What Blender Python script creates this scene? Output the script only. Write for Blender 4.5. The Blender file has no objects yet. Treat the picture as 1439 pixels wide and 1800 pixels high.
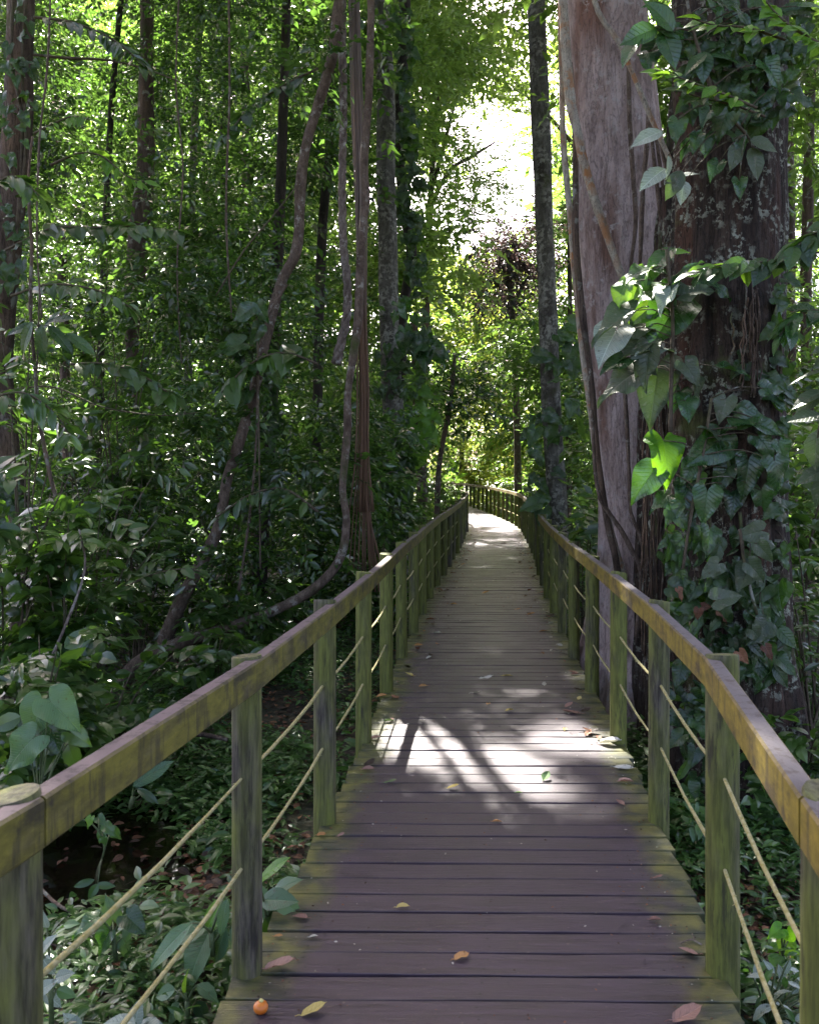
import bpy, math, random
import numpy as np
from mathutils import Vector

random.seed(7)
RNG = np.random.default_rng(7)
SC = bpy.context.scene
COL = SC.collection

# ------------------------------------------------------------------ camera
F = 1550.0            # focal length in pixels of the 1439 x 1800 photograph
CX, HY, EYE = 720.0, 837.0, 1.65
cam = bpy.data.cameras.new('camera')
cam.sensor_fit = 'VERTICAL'
cam.sensor_height = 36.0
cam.sensor_width = 36.0
cam.lens = F / 1800 * 36.0
cam.shift_y = -(900 - HY) / 1800
cam.clip_start = 0.05
cam.clip_end = 3000
cam.dof.use_dof = True
cam.dof.focus_distance = 7.0
cam.dof.aperture_fstop = 8.0
camo = bpy.data.objects.new('camera', cam)
camo.location = (0, 0, EYE)
camo.rotation_euler = (math.pi / 2, 0, 0)
COL.objects.link(camo)
SC.camera = camo

# ------------------------------------------------------------------ light
EL, AZ = math.radians(50), math.radians(-12)
SUN = np.array([math.sin(AZ) * math.cos(EL), math.cos(AZ) * math.cos(EL), math.sin(EL)])
w = bpy.data.worlds.new('World')
SC.world = w
w.use_nodes = True
nt = w.node_tree
nt.nodes.clear()
sky = nt.nodes.new('ShaderNodeTexSky')
sky.sky_type = 'NISHITA'
sky.sun_disc = False
sky.sun_elevation = EL
sky.sun_rotation = AZ
sky.air_density = 0.8
sky.dust_density = 4.0
sky.ozone_density = 0.4
bg = nt.nodes.new('ShaderNodeBackground')
bg.inputs[1].default_value = 0.085
wo = nt.nodes.new('ShaderNodeOutputWorld')
warm = nt.nodes.new('ShaderNodeMix')          # the camera's daylight white balance
warm.data_type = 'RGBA'
warm.blend_type = 'MULTIPLY'
warm.inputs[0].default_value = 1.0
warm.inputs[7].default_value = (1.0, 0.89, 0.90, 1.0)
nt.links.new(sky.outputs[0], warm.inputs[6])
nt.links.new(warm.outputs[2], bg.inputs[0])
nt.links.new(bg.outputs[0], wo.inputs[0])
sl = bpy.data.lights.new('sun', 'SUN')
sl.energy = 5.0
sl.angle = math.radians(0.9)
sl.color = (1.0, 0.95, 0.86)
so = bpy.data.objects.new('sun', sl)
so.rotation_euler = Vector(-SUN).to_track_quat('-Z', 'Y').to_euler()
so.location = (0, 20, 30)
COL.objects.link(so)
SC.view_settings.view_transform = 'Standard'
SC.view_settings.look = 'None'
SC.view_settings.exposure = 3.5
SC.view_settings.gamma = 1.0
SC.render.engine = 'CYCLES'
cy = SC.cycles
cy.max_bounces = 7
cy.diffuse_bounces = 4
cy.glossy_bounces = 3
cy.transmission_bounces = 4
cy.caustics_reflective = False
cy.caustics_refractive = False
cy.sample_clamp_indirect = 6.0
cy.use_denoising = True

# ------------------------------------------------------------------ helpers
def U(px, py, d):
    """the point of the place seen at a pixel of the photograph, d metres ahead"""
    return np.array([(px - CX) * d / F, d, EYE - (py - HY) * d / F])

def norm(a):
    return a / np.maximum(np.linalg.norm(a, axis=-1, keepdims=True), 1e-9)

def project(P):
    d = np.maximum(P[:, 1], 0.1)
    return P[:, 0] * F / d + CX, HY - (P[:, 2] - EYE) * F / d

class Acc:
    """collects vertices and faces for ONE mesh; every vertex carries data (u, v, tint)"""
    def __init__(s):
        s.V, s.D, s.Q, s.T, s.n = [], [], [], [], 0
    def raw(s, V, quads=None, tris=None, data=None):
        V = np.asarray(V, float).reshape(-1, 3)
        if data is None:
            data = np.zeros((len(V), 3))
        s.V.append(V)
        s.D.append(np.asarray(data, float).reshape(-1, 3))
        if quads is not None and len(quads):
            s.Q.append(np.asarray(quads).reshape(-1, 4) + s.n)
        if tris is not None and len(tris):
            s.T.append(np.asarray(tris).reshape(-1, 3) + s.n)
        s.n += len(V)
    def leaves(s, tpl, pos, axis, nrm, size, tint):
        tv, tq, tt, tuv = tpl
        N, n = len(pos), len(tv)
        if N == 0:
            return
        x = norm(axis)
        y = norm(np.cross(nrm, x))
        z = np.cross(x, y)
        sc = np.broadcast_to(np.asarray(size, float), (N,))[:, None, None]
        V = pos[:, None, :] + sc * (tv[None, :, 0, None] * x[:, None] + tv[None, :, 1, None] * y[:, None] + tv[None, :, 2, None] * z[:, None])
        D = np.empty((N, n, 3))
        D[:, :, 0:2] = tuv[None]
        D[:, :, 2] = np.broadcast_to(np.asarray(tint, float), (N,))[:, None]
        off = (np.arange(N) * n)[:, None, None]
        q = (tq[None] + off).reshape(-1, 4) if len(tq) else None
        t = (tt[None] + off).reshape(-1, 3) if len(tt) else None
        s.raw(V, q, t, D)
    def mesh(s, name, mat, origin=(0, 0, 0), smooth=True):
        V = np.concatenate(s.V) - np.asarray(origin, float)
        D = np.concatenate(s.D)
        Q = np.concatenate(s.Q) if s.Q else np.zeros((0, 4), int)
        T = np.concatenate(s.T) if s.T else np.zeros((0, 3), int)
        me = bpy.data.meshes.new(name)
        me.vertices.add(len(V))
        me.vertices.foreach_set('co', V.astype(np.float32).ravel())
        loops = np.concatenate([Q.ravel(), T.ravel()]).astype(np.int32)
        me.loops.add(len(loops))
        me.loops.foreach_set('vertex_index', loops)
        tot = np.concatenate([np.full(len(Q), 4), np.full(len(T), 3)]).astype(np.int32)
        st = np.concatenate([[0], np.cumsum(tot)[:-1]]).astype(np.int32)
        me.polygons.add(len(tot))
        me.polygons.foreach_set('loop_start', st)
        me.polygons.foreach_set('loop_total', tot)
        me.polygons.foreach_set('use_smooth', np.full(len(tot), bool(smooth)))
        at = me.attributes.new('ld', 'FLOAT_VECTOR', 'POINT')
        at.data.foreach_set('vector', D.astype(np.float32).ravel())
        me.update(calc_edges=True)
        me.materials.append(mat)
        return me

def link(name, mesh, parent=None, loc=(0, 0, 0)):
    o = bpy.data.objects.new(name, mesh)
    COL.objects.link(o)
    o.location = loc
    o.parent = parent
    return o

def tag(o, label=None, cat=None, group=None, kind=None):
    if label: o['label'] = label
    if cat: o['category'] = cat
    if group: o['group'] = group
    if kind: o['kind'] = kind
    return o

def thing(name, label, cat, loc, group=None):
    o = bpy.data.objects.new(name, None)
    o.empty_display_size = 0.2
    COL.objects.link(o)
    o.location = [float(v) for v in loc]
    return tag(o, label, cat, group)

def part(name, acc, mat, root, smooth=True, label=None):
    """a part of a thing; the builder works in place coordinates, so take off the thing's own position"""
    base = np.array(root.location) + (np.array(root.parent.location) if root.parent else 0)
    o = link(name, acc.mesh(name, mat, base, smooth), root)
    if label: o['label'] = label
    return o

def single(name, acc, mat, label, cat, group=None, smooth=True, origin=None):
    V = np.concatenate(acc.V)
    org = V.mean(0) if origin is None else np.asarray(origin)
    o = link(name, acc.mesh(name, mat, org, smooth), None, [float(v) for v in org])
    return tag(o, label, cat, group)

def smoothpath(pts, step):
    """Catmull-Rom through pts (k, m) resampled about every step metres"""
    P = np.asarray(pts, float)
    P = np.vstack([2 * P[0] - P[1], P, 2 * P[-1] - P[-2]])
    out = []
    for i in range(1, len(P) - 2):
        p0, p1, p2, p3 = P[i - 1], P[i], P[i + 1], P[i + 2]
        n = max(2, int(np.linalg.norm(p2[:3] - p1[:3]) / step))
        for t in np.arange(n) / n:
            out.append(0.5 * ((2 * p1) + (-p0 + p2) * t + (2 * p0 - 5 * p1 + 4 * p2 - p3) * t * t + (-p0 + 3 * p1 - 3 * p2 + p3) * t ** 3))
    out.append(P[-2])
    return np.array(out)

def frames(P):
    T = np.gradient(P, axis=0)
    T = norm(T)
    ref = np.array([1.0, 0, 0]) if abs(T[0][0]) < 0.9 else np.array([0, 1.0, 0])
    A = []
    a = ref - T[0] * np.dot(ref, T[0])
    for t in T:
        a = a - t * np.dot(a, t)
        a = a / (np.linalg.norm(a) + 1e-9)
        A.append(a)
    A = np.array(A)
    return A, np.cross(T, A)

def wob(n, k, amp, rng, octs=3):
    """smooth periodic bumps on an n x k ring grid"""
    r = np.zeros((n, k))
    a = np.linspace(0, 2 * np.pi, k, endpoint=False)[None]
    z = np.arange(n)[:, None]
    for o in range(octs):
        for _ in range(4):
            m = rng.integers(1, 3 + 3 * o)
            f = rng.uniform(0.02, 0.09) * (1.6 ** o)
            r += amp / (1.5 ** o) * np.sin(m * a + f * z * 6.28 + rng.uniform(0, 6.28)) * np.sin(f * 2.3 * z + rng.uniform(0, 6.28)) / 2
    return r

def tube(acc, path, sides=8, step=0.15, bump=0.0, rng=RNG, flute=None, cap=True, tint=0.0, smoothp=True):
    """path rows: x, y, z, radius"""
    P = smoothpath(path, step) if smoothp else np.asarray(path, float)
    C, R = P[:, :3], np.maximum(P[:, 3], 1e-4)
    A, B = frames(C)
    n = len(C)
    ang = np.linspace(0, 2 * np.pi, sides, endpoint=False)
    rad = R[:, None] * (1 + (wob(n, sides, bump, rng) if bump else 0))
    if flute is not None:
        rad = rad * flute(np.linspace(0, 1, n)[:, None], ang[None], C)
    V = C[:, None] + rad[..., None] * (np.cos(ang)[None, :, None] * A[:, None] + np.sin(ang)[None, :, None] * B[:, None])
    i = np.arange(n - 1)[:, None] * sides
    j = np.arange(sides)[None]
    k = (j + 1) % sides
    q = np.stack([i + j, i + k, i + sides + k, i + sides + j], -1).reshape(-1, 4)
    length = np.concatenate([[0], np.cumsum(np.linalg.norm(np.diff(C, axis=0), axis=1))])
    D = np.zeros((n, sides, 3))
    D[..., 0] = np.broadcast_to(ang / 6.2832, (n, sides))
    D[..., 1] = length[:, None]
    D[..., 2] = tint
    V = V.reshape(-1, 3)
    D = D.reshape(-1, 3)
    tris = None
    if cap:
        V = np.vstack([V, C[0], C[-1]])
        D = np.vstack([D, D[0], D[-1]])
        a0 = np.array([[n * sides, (t + 1) % sides, t] for t in range(sides)])
        b = (n - 1) * sides
        a1 = np.array([[n * sides + 1, b + t, b + (t + 1) % sides] for t in range(sides)])
        tris = np.vstack([a0, a1])
    acc.raw(V, q, tris, D)
    return P

def pxpath(rows, d):
    """rows (px, py, width px[, own d]) -> x, y, z, radius"""
    out = []
    for r in rows:
        dd = r[3] if len(r) > 3 else d
        out.append(list(U(r[0], r[1], dd)) + [r[2] * dd / F / 2])
    return out

# ------------------------------------------------------------------ leaf shapes: base at the origin, length 1 along x
def grid_leaf(ts, ws, cols, fold, droop, ripple=0.0, notch=None, wave=0.0):
    V, UV, Q = [], [], []
    for side in (1, -1):
        st = len(V)
        for i, t in enumerate(ts):
            n0 = notch[i] if notch else 0.0
            for s in np.linspace(0, 1, cols):
                y = n0 + (ws[i] - n0) * s
                z = fold * y - droop * max(t, 0) ** 2 + ripple * math.sin((t - y * 0.75) * 42) * min(1, y * 6) + wave * math.sin(t * 9 + side) * s * s
                V.append((t, side * y, z))
                UV.append((t, side * y))
        for i in range(len(ts) - 1):
            for c in range(cols - 1):
                a = st + i * cols + c
                q = (a, a + cols, a + cols + 1, a + 1)
                Q.append(q if side == 1 else q[::-1])
    return np.array(V, float), np.array(Q), np.zeros((0, 3), int), np.array(UV, float)

def far_leaf(wd):
    V = np.array([(0, 0, 0), (0.42, wd, 0.05), (1, 0, -0.1), (0.42, -wd, 0.05)], float)
    return V, np.zeros((0, 4), int), np.array([(0, 2, 1), (0, 3, 2)]), V[:, :2].copy()

FAR = far_leaf(0.22)
FARW = far_leaf(0.30)
MID = grid_leaf([0, 0.12, 0.35, 0.6, 0.85, 1.0], [0.012, 0.10, 0.19, 0.18, 0.08, 0.002], 2, 0.22, 0.22)
MIDW = grid_leaf([0, 0.1, 0.3, 0.55, 0.8, 0.93, 1.0], [0.02, 0.17, 0.28, 0.27, 0.14, 0.04, 0.002], 3, 0.2, 0.25, 0.004)
LONG = grid_leaf([0, 0.06, 0.18, 0.34, 0.5, 0.66, 0.8, 0.91, 1.0], [0.012, 0.06, 0.13, 0.17, 0.18, 0.16, 0.115, 0.06, 0.002], 4, 0.16, 0.28, 0.008, wave=0.02)
HEART = grid_leaf([-0.25, -0.2, -0.1, 0, 0.1, 0.22, 0.36, 0.5, 0.64, 0.77, 0.88, 0.95, 1.0],
                  [0.20, 0.32, 0.40, 0.43, 0.43, 0.41, 0.365, 0.30, 0.225, 0.145, 0.075, 0.03, 0.001], 6, 0.14, 0.2, 0.007,
                  [0.19, 0.12, 0.045, 0.001, 0, 0, 0, 0, 0, 0, 0, 0, 0], wave=0.03)

HX = [-0.25, -0.2, -0.1, 0, 0.1, 0.22, 0.36, 0.5, 0.64, 0.77, 0.88, 0.95, 1.0]
HW = [0.20, 0.32, 0.40, 0.43, 0.43, 0.41, 0.365, 0.30, 0.225, 0.145, 0.075, 0.03, 0.001]
HN = [0.19, 0.12, 0.045, 0.001, 0, 0, 0, 0, 0, 0, 0, 0, 0]
HEARTS = [grid_leaf(HX, [v * k for v in HW], 6, fo, dr, 0.009, [v * k for v in HN], wave=wv)
          for k, fo, dr, wv in ((1.0, 0.22, 0.30, 0.08), (0.92, 0.10, 0.42, 0.12), (1.06, 0.30, 0.22, 0.07), (0.86, 0.40, 0.36, 0.09), (1.0, -0.05, 0.45, 0.12))]

# ------------------------------------------------------------------ materials
def mat_new(name):
    m = bpy.data.materials.new(name)
    m.use_nodes = True
    t = m.node_tree
    t.nodes.clear()
    return m, t

def N(t, kind, **kw):
    n = t.nodes.new(kind)
    for k, v in kw.items():
        if k.startswith('i_'):
            key = k[2:]
            key = int(key) if key.isdigit() else key
            n.inputs[key].default_value = v
        else:
            setattr(n, k, v)
    return n

def mixc(t, fac, a, b):
    n = t.nodes.new('ShaderNodeMix')
    n.data_type = 'RGBA'
    for sock, v in ((n.inputs[0], fac), (n.inputs[6], a), (n.inputs[7], b)):
        if hasattr(v, 'is_output'):
            t.links.new(v, sock)
        else:
            sock.default_value = v if not isinstance(v, tuple) else (*v, 1.0)[:4]
    return n.outputs[2]

def math_(t, op, a, b=None, clamp=False):
    n = t.nodes.new('ShaderNodeMath')
    n.operation = op
    n.use_clamp = clamp
    for i, v in enumerate((a, b)):
        if v is None: continue
        if hasattr(v, 'is_output'): t.links.new(v, n.inputs[i])
        else: n.inputs[i].default_value = v
    return n.outputs[0]

def noise(t, vec, scale, detail=4, rough=0.55, dist=0.0):
    n = N(t, 'ShaderNodeTexNoise')
    n.inputs['Scale'].default_value = scale
    n.inputs['Detail'].default_value = detail
    n.inputs['Roughness'].default_value = rough
    n.inputs['Distortion'].default_value = dist
    if vec is not None: t.links.new(vec, n.inputs['Vector'])
    return n.outputs[0]

def ramp(t, f, a, b):
    n = N(t, 'ShaderNodeMapRange')
    n.inputs[1].default_value = a
    n.inputs[2].default_value = b
    t.links.new(f, n.inputs[0])
    return n.outputs[0]

def mapping(t, vec, scale):
    n = N(t, 'ShaderNodeMapping')
    n.inputs['Scale'].default_value = scale
    t.links.new(vec, n.inputs[0])
    return n.outputs[0]

def bump(t, h, strength, dist):
    n = N(t, 'ShaderNodeBump')
    n.inputs['Strength'].default_value = strength
    n.inputs['Distance'].default_value = dist
    t.links.new(h, n.inputs['Height'])
    return n.outputs[0]

def ld(t):
    a = N(t, 'ShaderNodeAttribute', attribute_name='ld')
    s = N(t, 'ShaderNodeSeparateXYZ')
    t.links.new(a.outputs['Vector'], s.inputs[0])
    return a.outputs['Vector'], s.outputs[0], s.outputs[1], s.outputs[2]

def leaf_mat(name, dark, light, trans, rough=0.38, tw=0.45, veins=0.0, vf=8.0, blot=0.0, spec=0.5, veincol=None):
    m, t = mat_new(name)
    vec, u, v, tint = ld(t)
    col = mixc(t, tint, dark, light)
    geo = N(t, 'ShaderNodeTexCoord')
    if veins:
        av = math_(t, 'ABSOLUTE', v)
        mid = ramp(t, av, 0.016, 0.006)
        w_ = math_(t, 'MULTIPLY', math_(t, 'SUBTRACT', u, math_(t, 'MULTIPLY', av, 0.75)), vf)
        fr = math_(t, 'ABSOLUTE', math_(t, 'SUBTRACT', math_(t, 'FRACT', w_), 0.5))
        lat = ramp(t, fr, 0.10, 0.02)
        vv = math_(t, 'MULTIPLY', math_(t, 'MAXIMUM', mid, math_(t, 'MULTIPLY', lat, 0.6)), veins, True)
        col = mixc(t, vv, col, veincol or tuple(min(1, c * 2.0 + 0.02) for c in light))
    if blot:
        b = ramp(t, noise(t, geo.outputs['Object'], 30, 4, 0.7), 0.56, 0.66)
        col = mixc(t, math_(t, 'MULTIPLY', b, blot), col, (0.16, 0.155, 0.13))
    p = N(t, 'ShaderNodeBsdfPrincipled')
    if veins:
        mot = noise(t, geo.outputs['Object'], 14, 5, 0.65)
        col = mixc(t, math_(t, 'MULTIPLY', ramp(t, mot, 0.5, 0.68), 0.5), col, tuple(0.6 * a + 0.4 * b for a, b in zip(light, (0.12, 0.13, 0.04))))
        col = mixc(t, math_(t, 'MULTIPLY', ramp(t, noise(t, geo.outputs['Object'], 45, 3, 0.6), 0.63, 0.68), 0.7), col, (0.05, 0.032, 0.018))
        rel = math_(t, 'ADD', math_(t, 'MULTIPLY', math_(t, 'MAXIMUM', mid, lat), -0.6), math_(t, 'MULTIPLY', mot, 1.2))
        t.links.new(bump(t, rel, 0.7, 0.006), p.inputs['Normal'])
        rr = N(t, 'ShaderNodeMapRange')
        rr.inputs[3].default_value = rough - 0.05
        rr.inputs[4].default_value = rough + 0.2
        t.links.new(ramp(t, mot, 0.35, 0.65), rr.inputs[0])
        t.links.new(rr.outputs[0], p.inputs['Roughness'])
    else:
        p.inputs['Roughness'].default_value = rough
    t.links.new(col, p.inputs['Base Color'])
    p.inputs['Specular IOR Level'].default_value = spec
    tr = N(t, 'ShaderNodeBsdfTranslucent')
    tc = mixc(t, tint, tuple(c * 0.6 for c in trans), trans)
    t.links.new(tc, tr.inputs[0])
    mx = N(t, 'ShaderNodeMixShader')
    mx.inputs[0].default_value = tw
    t.links.new(p.outputs[0], mx.inputs[1])
    t.links.new(tr.outputs[0], mx.inputs[2])
    o = N(t, 'ShaderNodeOutputMaterial')
    t.links.new(mx.outputs[0], o.inputs[0])
    return m

def bark_mat(name, c1, c2, c3, lich=(0.42, 0.45, 0.40), lamt=0.3, scale=6.0, stretch=0.22, rough=0.85, moss=0.0, bs=0.5, lscale=9.0, crackamt=0.6):
    m, t = mat_new(name)
    tc = N(t, 'ShaderNodeTexCoord').outputs['Object']
    st = mapping(t, tc, (1, 1, stretch))
    n1 = noise(t, st, scale * 2.2, 6, 0.62, 0.4)
    n2 = noise(t, st, scale * 0.6, 3)
    col = mixc(t, ramp(t, n1, 0.36, 0.64), c1, c2)
    col = mixc(t, ramp(t, n2, 0.52, 0.7), col, c3)
    fine = noise(t, mapping(t, tc, (1, 1, 0.5)), scale * 11, 4, 0.7)
    col = mixc(t, math_(t, 'MULTIPLY', ramp(t, fine, 0.52, 0.66), 0.55), col, tuple(c * 0.35 for c in c1))
    crk = noise(t, mapping(t, tc, (1, 1, stretch * 0.45)), scale * 3.5, 4, 0.6, 0.8)
    crack = ramp(t, math_(t, 'ABSOLUTE', math_(t, 'SUBTRACT', crk, 0.5)), 0.022, 0.004)
    col = mixc(t, math_(t, 'MULTIPLY', crack, crackamt), col, tuple(c * 0.25 for c in c1))
    nl = noise(t, tc, lscale, 5, 0.65)
    nl2 = noise(t, tc, lscale * 0.22, 2)
    lf = math_(t, 'MULTIPLY', ramp(t, nl, 0.60 - 0.2 * lamt, 0.66 - 0.2 * lamt), ramp(t, nl2, 0.55 - 0.25 * lamt, 0.62), True)
    if lamt: col = mixc(t, lf, col, lich)
    if moss:
        mf = ramp(t, noise(t, tc, 2.3, 5, 0.6), 0.62 - moss * 0.3, 0.75 - moss * 0.25)
        col = mixc(t, mf, col, (0.055, 0.065, 0.018))
    p = N(t, 'ShaderNodeBsdfPrincipled')
    t.links.new(col, p.inputs['Base Color'])
    p.inputs['Roughness'].default_value = rough
    p.inputs['Specular IOR Level'].default_value = 0.3
    t.links.new(bump(t, math_(t, 'ADD', math_(t, 'ADD', n1, math_(t, 'MULTIPLY', fine, 0.5)), math_(t, 'MULTIPLY', crack, -0.5)), bs, 0.03), p.inputs['Normal'])
    o = N(t, 'ShaderNodeOutputMaterial')
    t.links.new(p.outputs[0], o.inputs[0])
    return m

M = {}
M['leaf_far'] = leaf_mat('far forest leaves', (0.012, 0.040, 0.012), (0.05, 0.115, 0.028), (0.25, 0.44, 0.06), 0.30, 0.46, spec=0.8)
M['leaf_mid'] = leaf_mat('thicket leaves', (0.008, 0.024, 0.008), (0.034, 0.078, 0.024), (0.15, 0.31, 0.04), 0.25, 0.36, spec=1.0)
M['leaf_shrub'] = leaf_mat('shrub leaves', (0.013, 0.038, 0.010), (0.058, 0.11, 0.024), (0.18, 0.38, 0.035), 0.28, 0.3, spec=0.7)
M['leaf_sun'] = leaf_mat('sunlit crown leaves', (0.04, 0.085, 0.022), (0.11, 0.18, 0.05), (0.38, 0.56, 0.09), 0.33, 0.5, spec=0.8)  # lighter leaf colours, haze and sun glare painted in
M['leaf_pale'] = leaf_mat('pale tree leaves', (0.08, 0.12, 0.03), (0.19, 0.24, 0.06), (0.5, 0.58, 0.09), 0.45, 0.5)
M['leaf_purple'] = leaf_mat('purplish leaves', (0.020, 0.030, 0.018), (0.05, 0.045, 0.042), (0.12, 0.075, 0.075), 0.4, 0.3)
M['leaf_canopy'] = leaf_mat('canopy leaves', (0.03, 0.06, 0.015), (0.07, 0.12, 0.03), (0.14, 0.22, 0.03), 0.4, 0.35)
M['leaf_heart'] = leaf_mat('heart leaves', (0.007, 0.030, 0.009), (0.032, 0.090, 0.020), (0.11, 0.30, 0.02), 0.23, 0.22, 0.4, 8.0, 0.0, 0.7, (0.055, 0.125, 0.035))
M['leaf_dusty'] = leaf_mat('dusty heart leaves', (0.020, 0.038, 0.016), (0.075, 0.095, 0.058), (0.12, 0.22, 0.04), 0.38, 0.2, 0.3, 8.0, 0.8, 0.4)
M['leaf_bright'] = leaf_mat('bright heart leaf', (0.06, 0.20, 0.012), (0.10, 0.30, 0.02), (0.32, 0.72, 0.02), 0.3, 0.5, 0.55, 8.0, 0, 0.5, (0.16, 0.36, 0.05))  # brighter heart leaf copy, the light shining through put into its colour
M['leaf_ivy'] = leaf_mat('ivy leaves', (0.008, 0.028, 0.008), (0.036, 0.080, 0.019), (0.12, 0.28, 0.02), 0.26, 0.25, 0.4, 7.0, 0.0, 0.55, (0.06, 0.12, 0.06))
M['leaf_ribbed'] = leaf_mat('ribbed leaves', (0.045, 0.10, 0.055), (0.10, 0.19, 0.085), (0.2, 0.38, 0.06), 0.36, 0.28, 0.55, 16.0, 0, 0.5, (0.17, 0.27, 0.15))
M['leaf_ground'] = leaf_mat('ground cover leaves', (0.018, 0.055, 0.016), (0.075, 0.15, 0.036), (0.13, 0.30, 0.04), 0.32, 0.28)
M['leaf_silver'] = leaf_mat('silvery leaves', (0.22, 0.27, 0.22), (0.38, 0.43, 0.37), (0.2, 0.3, 0.12), 0.4, 0.25, 0.5, 9.0, 0.2)
M['leaf_lime'] = leaf_mat('lime leaves', (0.05, 0.14, 0.02), (0.12, 0.27, 0.035), (0.30, 0.55, 0.04), 0.32, 0.42, 0.35, 7.0)

M['bark_pale'] = bark_mat('pale giant bark', (0.235, 0.172, 0.16), (0.39, 0.312, 0.30), (0.15, 0.08, 0.058), (0.34, 0.30, 0.29), 0.3, 5.0, 0.30, 0.8, 0, 0.7, 14.0, 0.35)
M['bark_dark'] = bark_mat('dark flecked bark', (0.014, 0.009, 0.007), (0.05, 0.034, 0.025), (0.065, 0.030, 0.019), (0.24, 0.25, 0.20), 0.42, 7.0, 0.2, 0.9, 0.2, 1.0, 22.0)
M['bark_lichen'] = bark_mat('lichen covered bark', (0.075, 0.07, 0.058), (0.15, 0.14, 0.12), (0.05, 0.04, 0.032), (0.29, 0.28, 0.24), 0.6, 7.0, 0.4, 0.9, 0.1, 0.8, 16.0)
M['bark_brown'] = bark_mat('brown bark', (0.05, 0.034, 0.026), (0.12, 0.085, 0.065), (0.17, 0.11, 0.075), (0.26, 0.26, 0.22), 0.3, 7.0, 0.2, 0.9, 0.15, 0.7)
M['bark_black'] = bark_mat('dark damp bark', (0.016, 0.013, 0.011), (0.05, 0.038, 0.03), (0.03, 0.028, 0.018), (0.14, 0.15, 0.11), 0.2, 7.0, 0.2, 0.9, 0.25, 0.7)
M['bark_vine'] = bark_mat('liana bark', (0.085, 0.058, 0.044), (0.17, 0.125, 0.098), (0.055, 0.035, 0.025), (0.27, 0.25, 0.22), 0.32, 9.0, 0.6, 0.9, 0.08, 0.6, 16.0)
M['bark_twist'] = bark_mat('twisted liana bark', (0.12, 0.092, 0.08), (0.23, 0.185, 0.16), (0.085, 0.06, 0.05), (0.36, 0.34, 0.31), 0.4, 9.0, 0.6, 0.85, 0, 0.6, 16.0)
M['bark_mottled'] = bark_mat('mottled vine bark', (0.28, 0.24, 0.19), (0.42, 0.38, 0.31), (0.22, 0.11, 0.055), (0.33, 0.15, 0.06), 0.5, 9.0, 0.5, 0.85, 0, 0.6, 9.0)
M['twig'] = bark_mat('twig bark', (0.05, 0.038, 0.026), (0.11, 0.085, 0.055), (0.07, 0.08, 0.03), (0.2, 0.2, 0.17), 0.2, 14.0, 0.6, 0.85, 0, 0.2)
M['stem'] = bark_mat('green stem', (0.05, 0.075, 0.03), (0.10, 0.13, 0.05), (0.09, 0.08, 0.04), lamt=0, scale=14.0, stretch=0.6, rough=0.6, bs=0.1)

# aerial roots: grey above, rust coloured below (the bark itself changes with height)
def root_mat():
    m, t = mat_new('aerial root bark')
    tc = N(t, 'ShaderNodeTexCoord').outputs['Object']
    vec, u, v, tint = ld(t)
    n1 = noise(t, mapping(t, tc, (1, 1, 0.08)), 60, 4)
    grey = mixc(t, n1, (0.06, 0.045, 0.04), (0.25, 0.20, 0.175))
    rust = mixc(t, n1, (0.045, 0.024, 0.014), (0.17, 0.092, 0.048))
    s = N(t, 'ShaderNodeSeparateXYZ')
    t.links.new(tc, s.inputs[0])
    col = mixc(t, ramp(t, s.outputs[2], 4.3, 2.6), grey, rust)
    p = N(t, 'ShaderNodeBsdfPrincipled')
    t.links.new(col, p.inputs['Base Color'])
    p.inputs['Roughness'].default_value = 0.8
    o = N(t, 'ShaderNodeOutputMaterial')
    t.links.new(p.outputs[0], o.inputs[0])
    return m
M['roots'] = root_mat()

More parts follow.
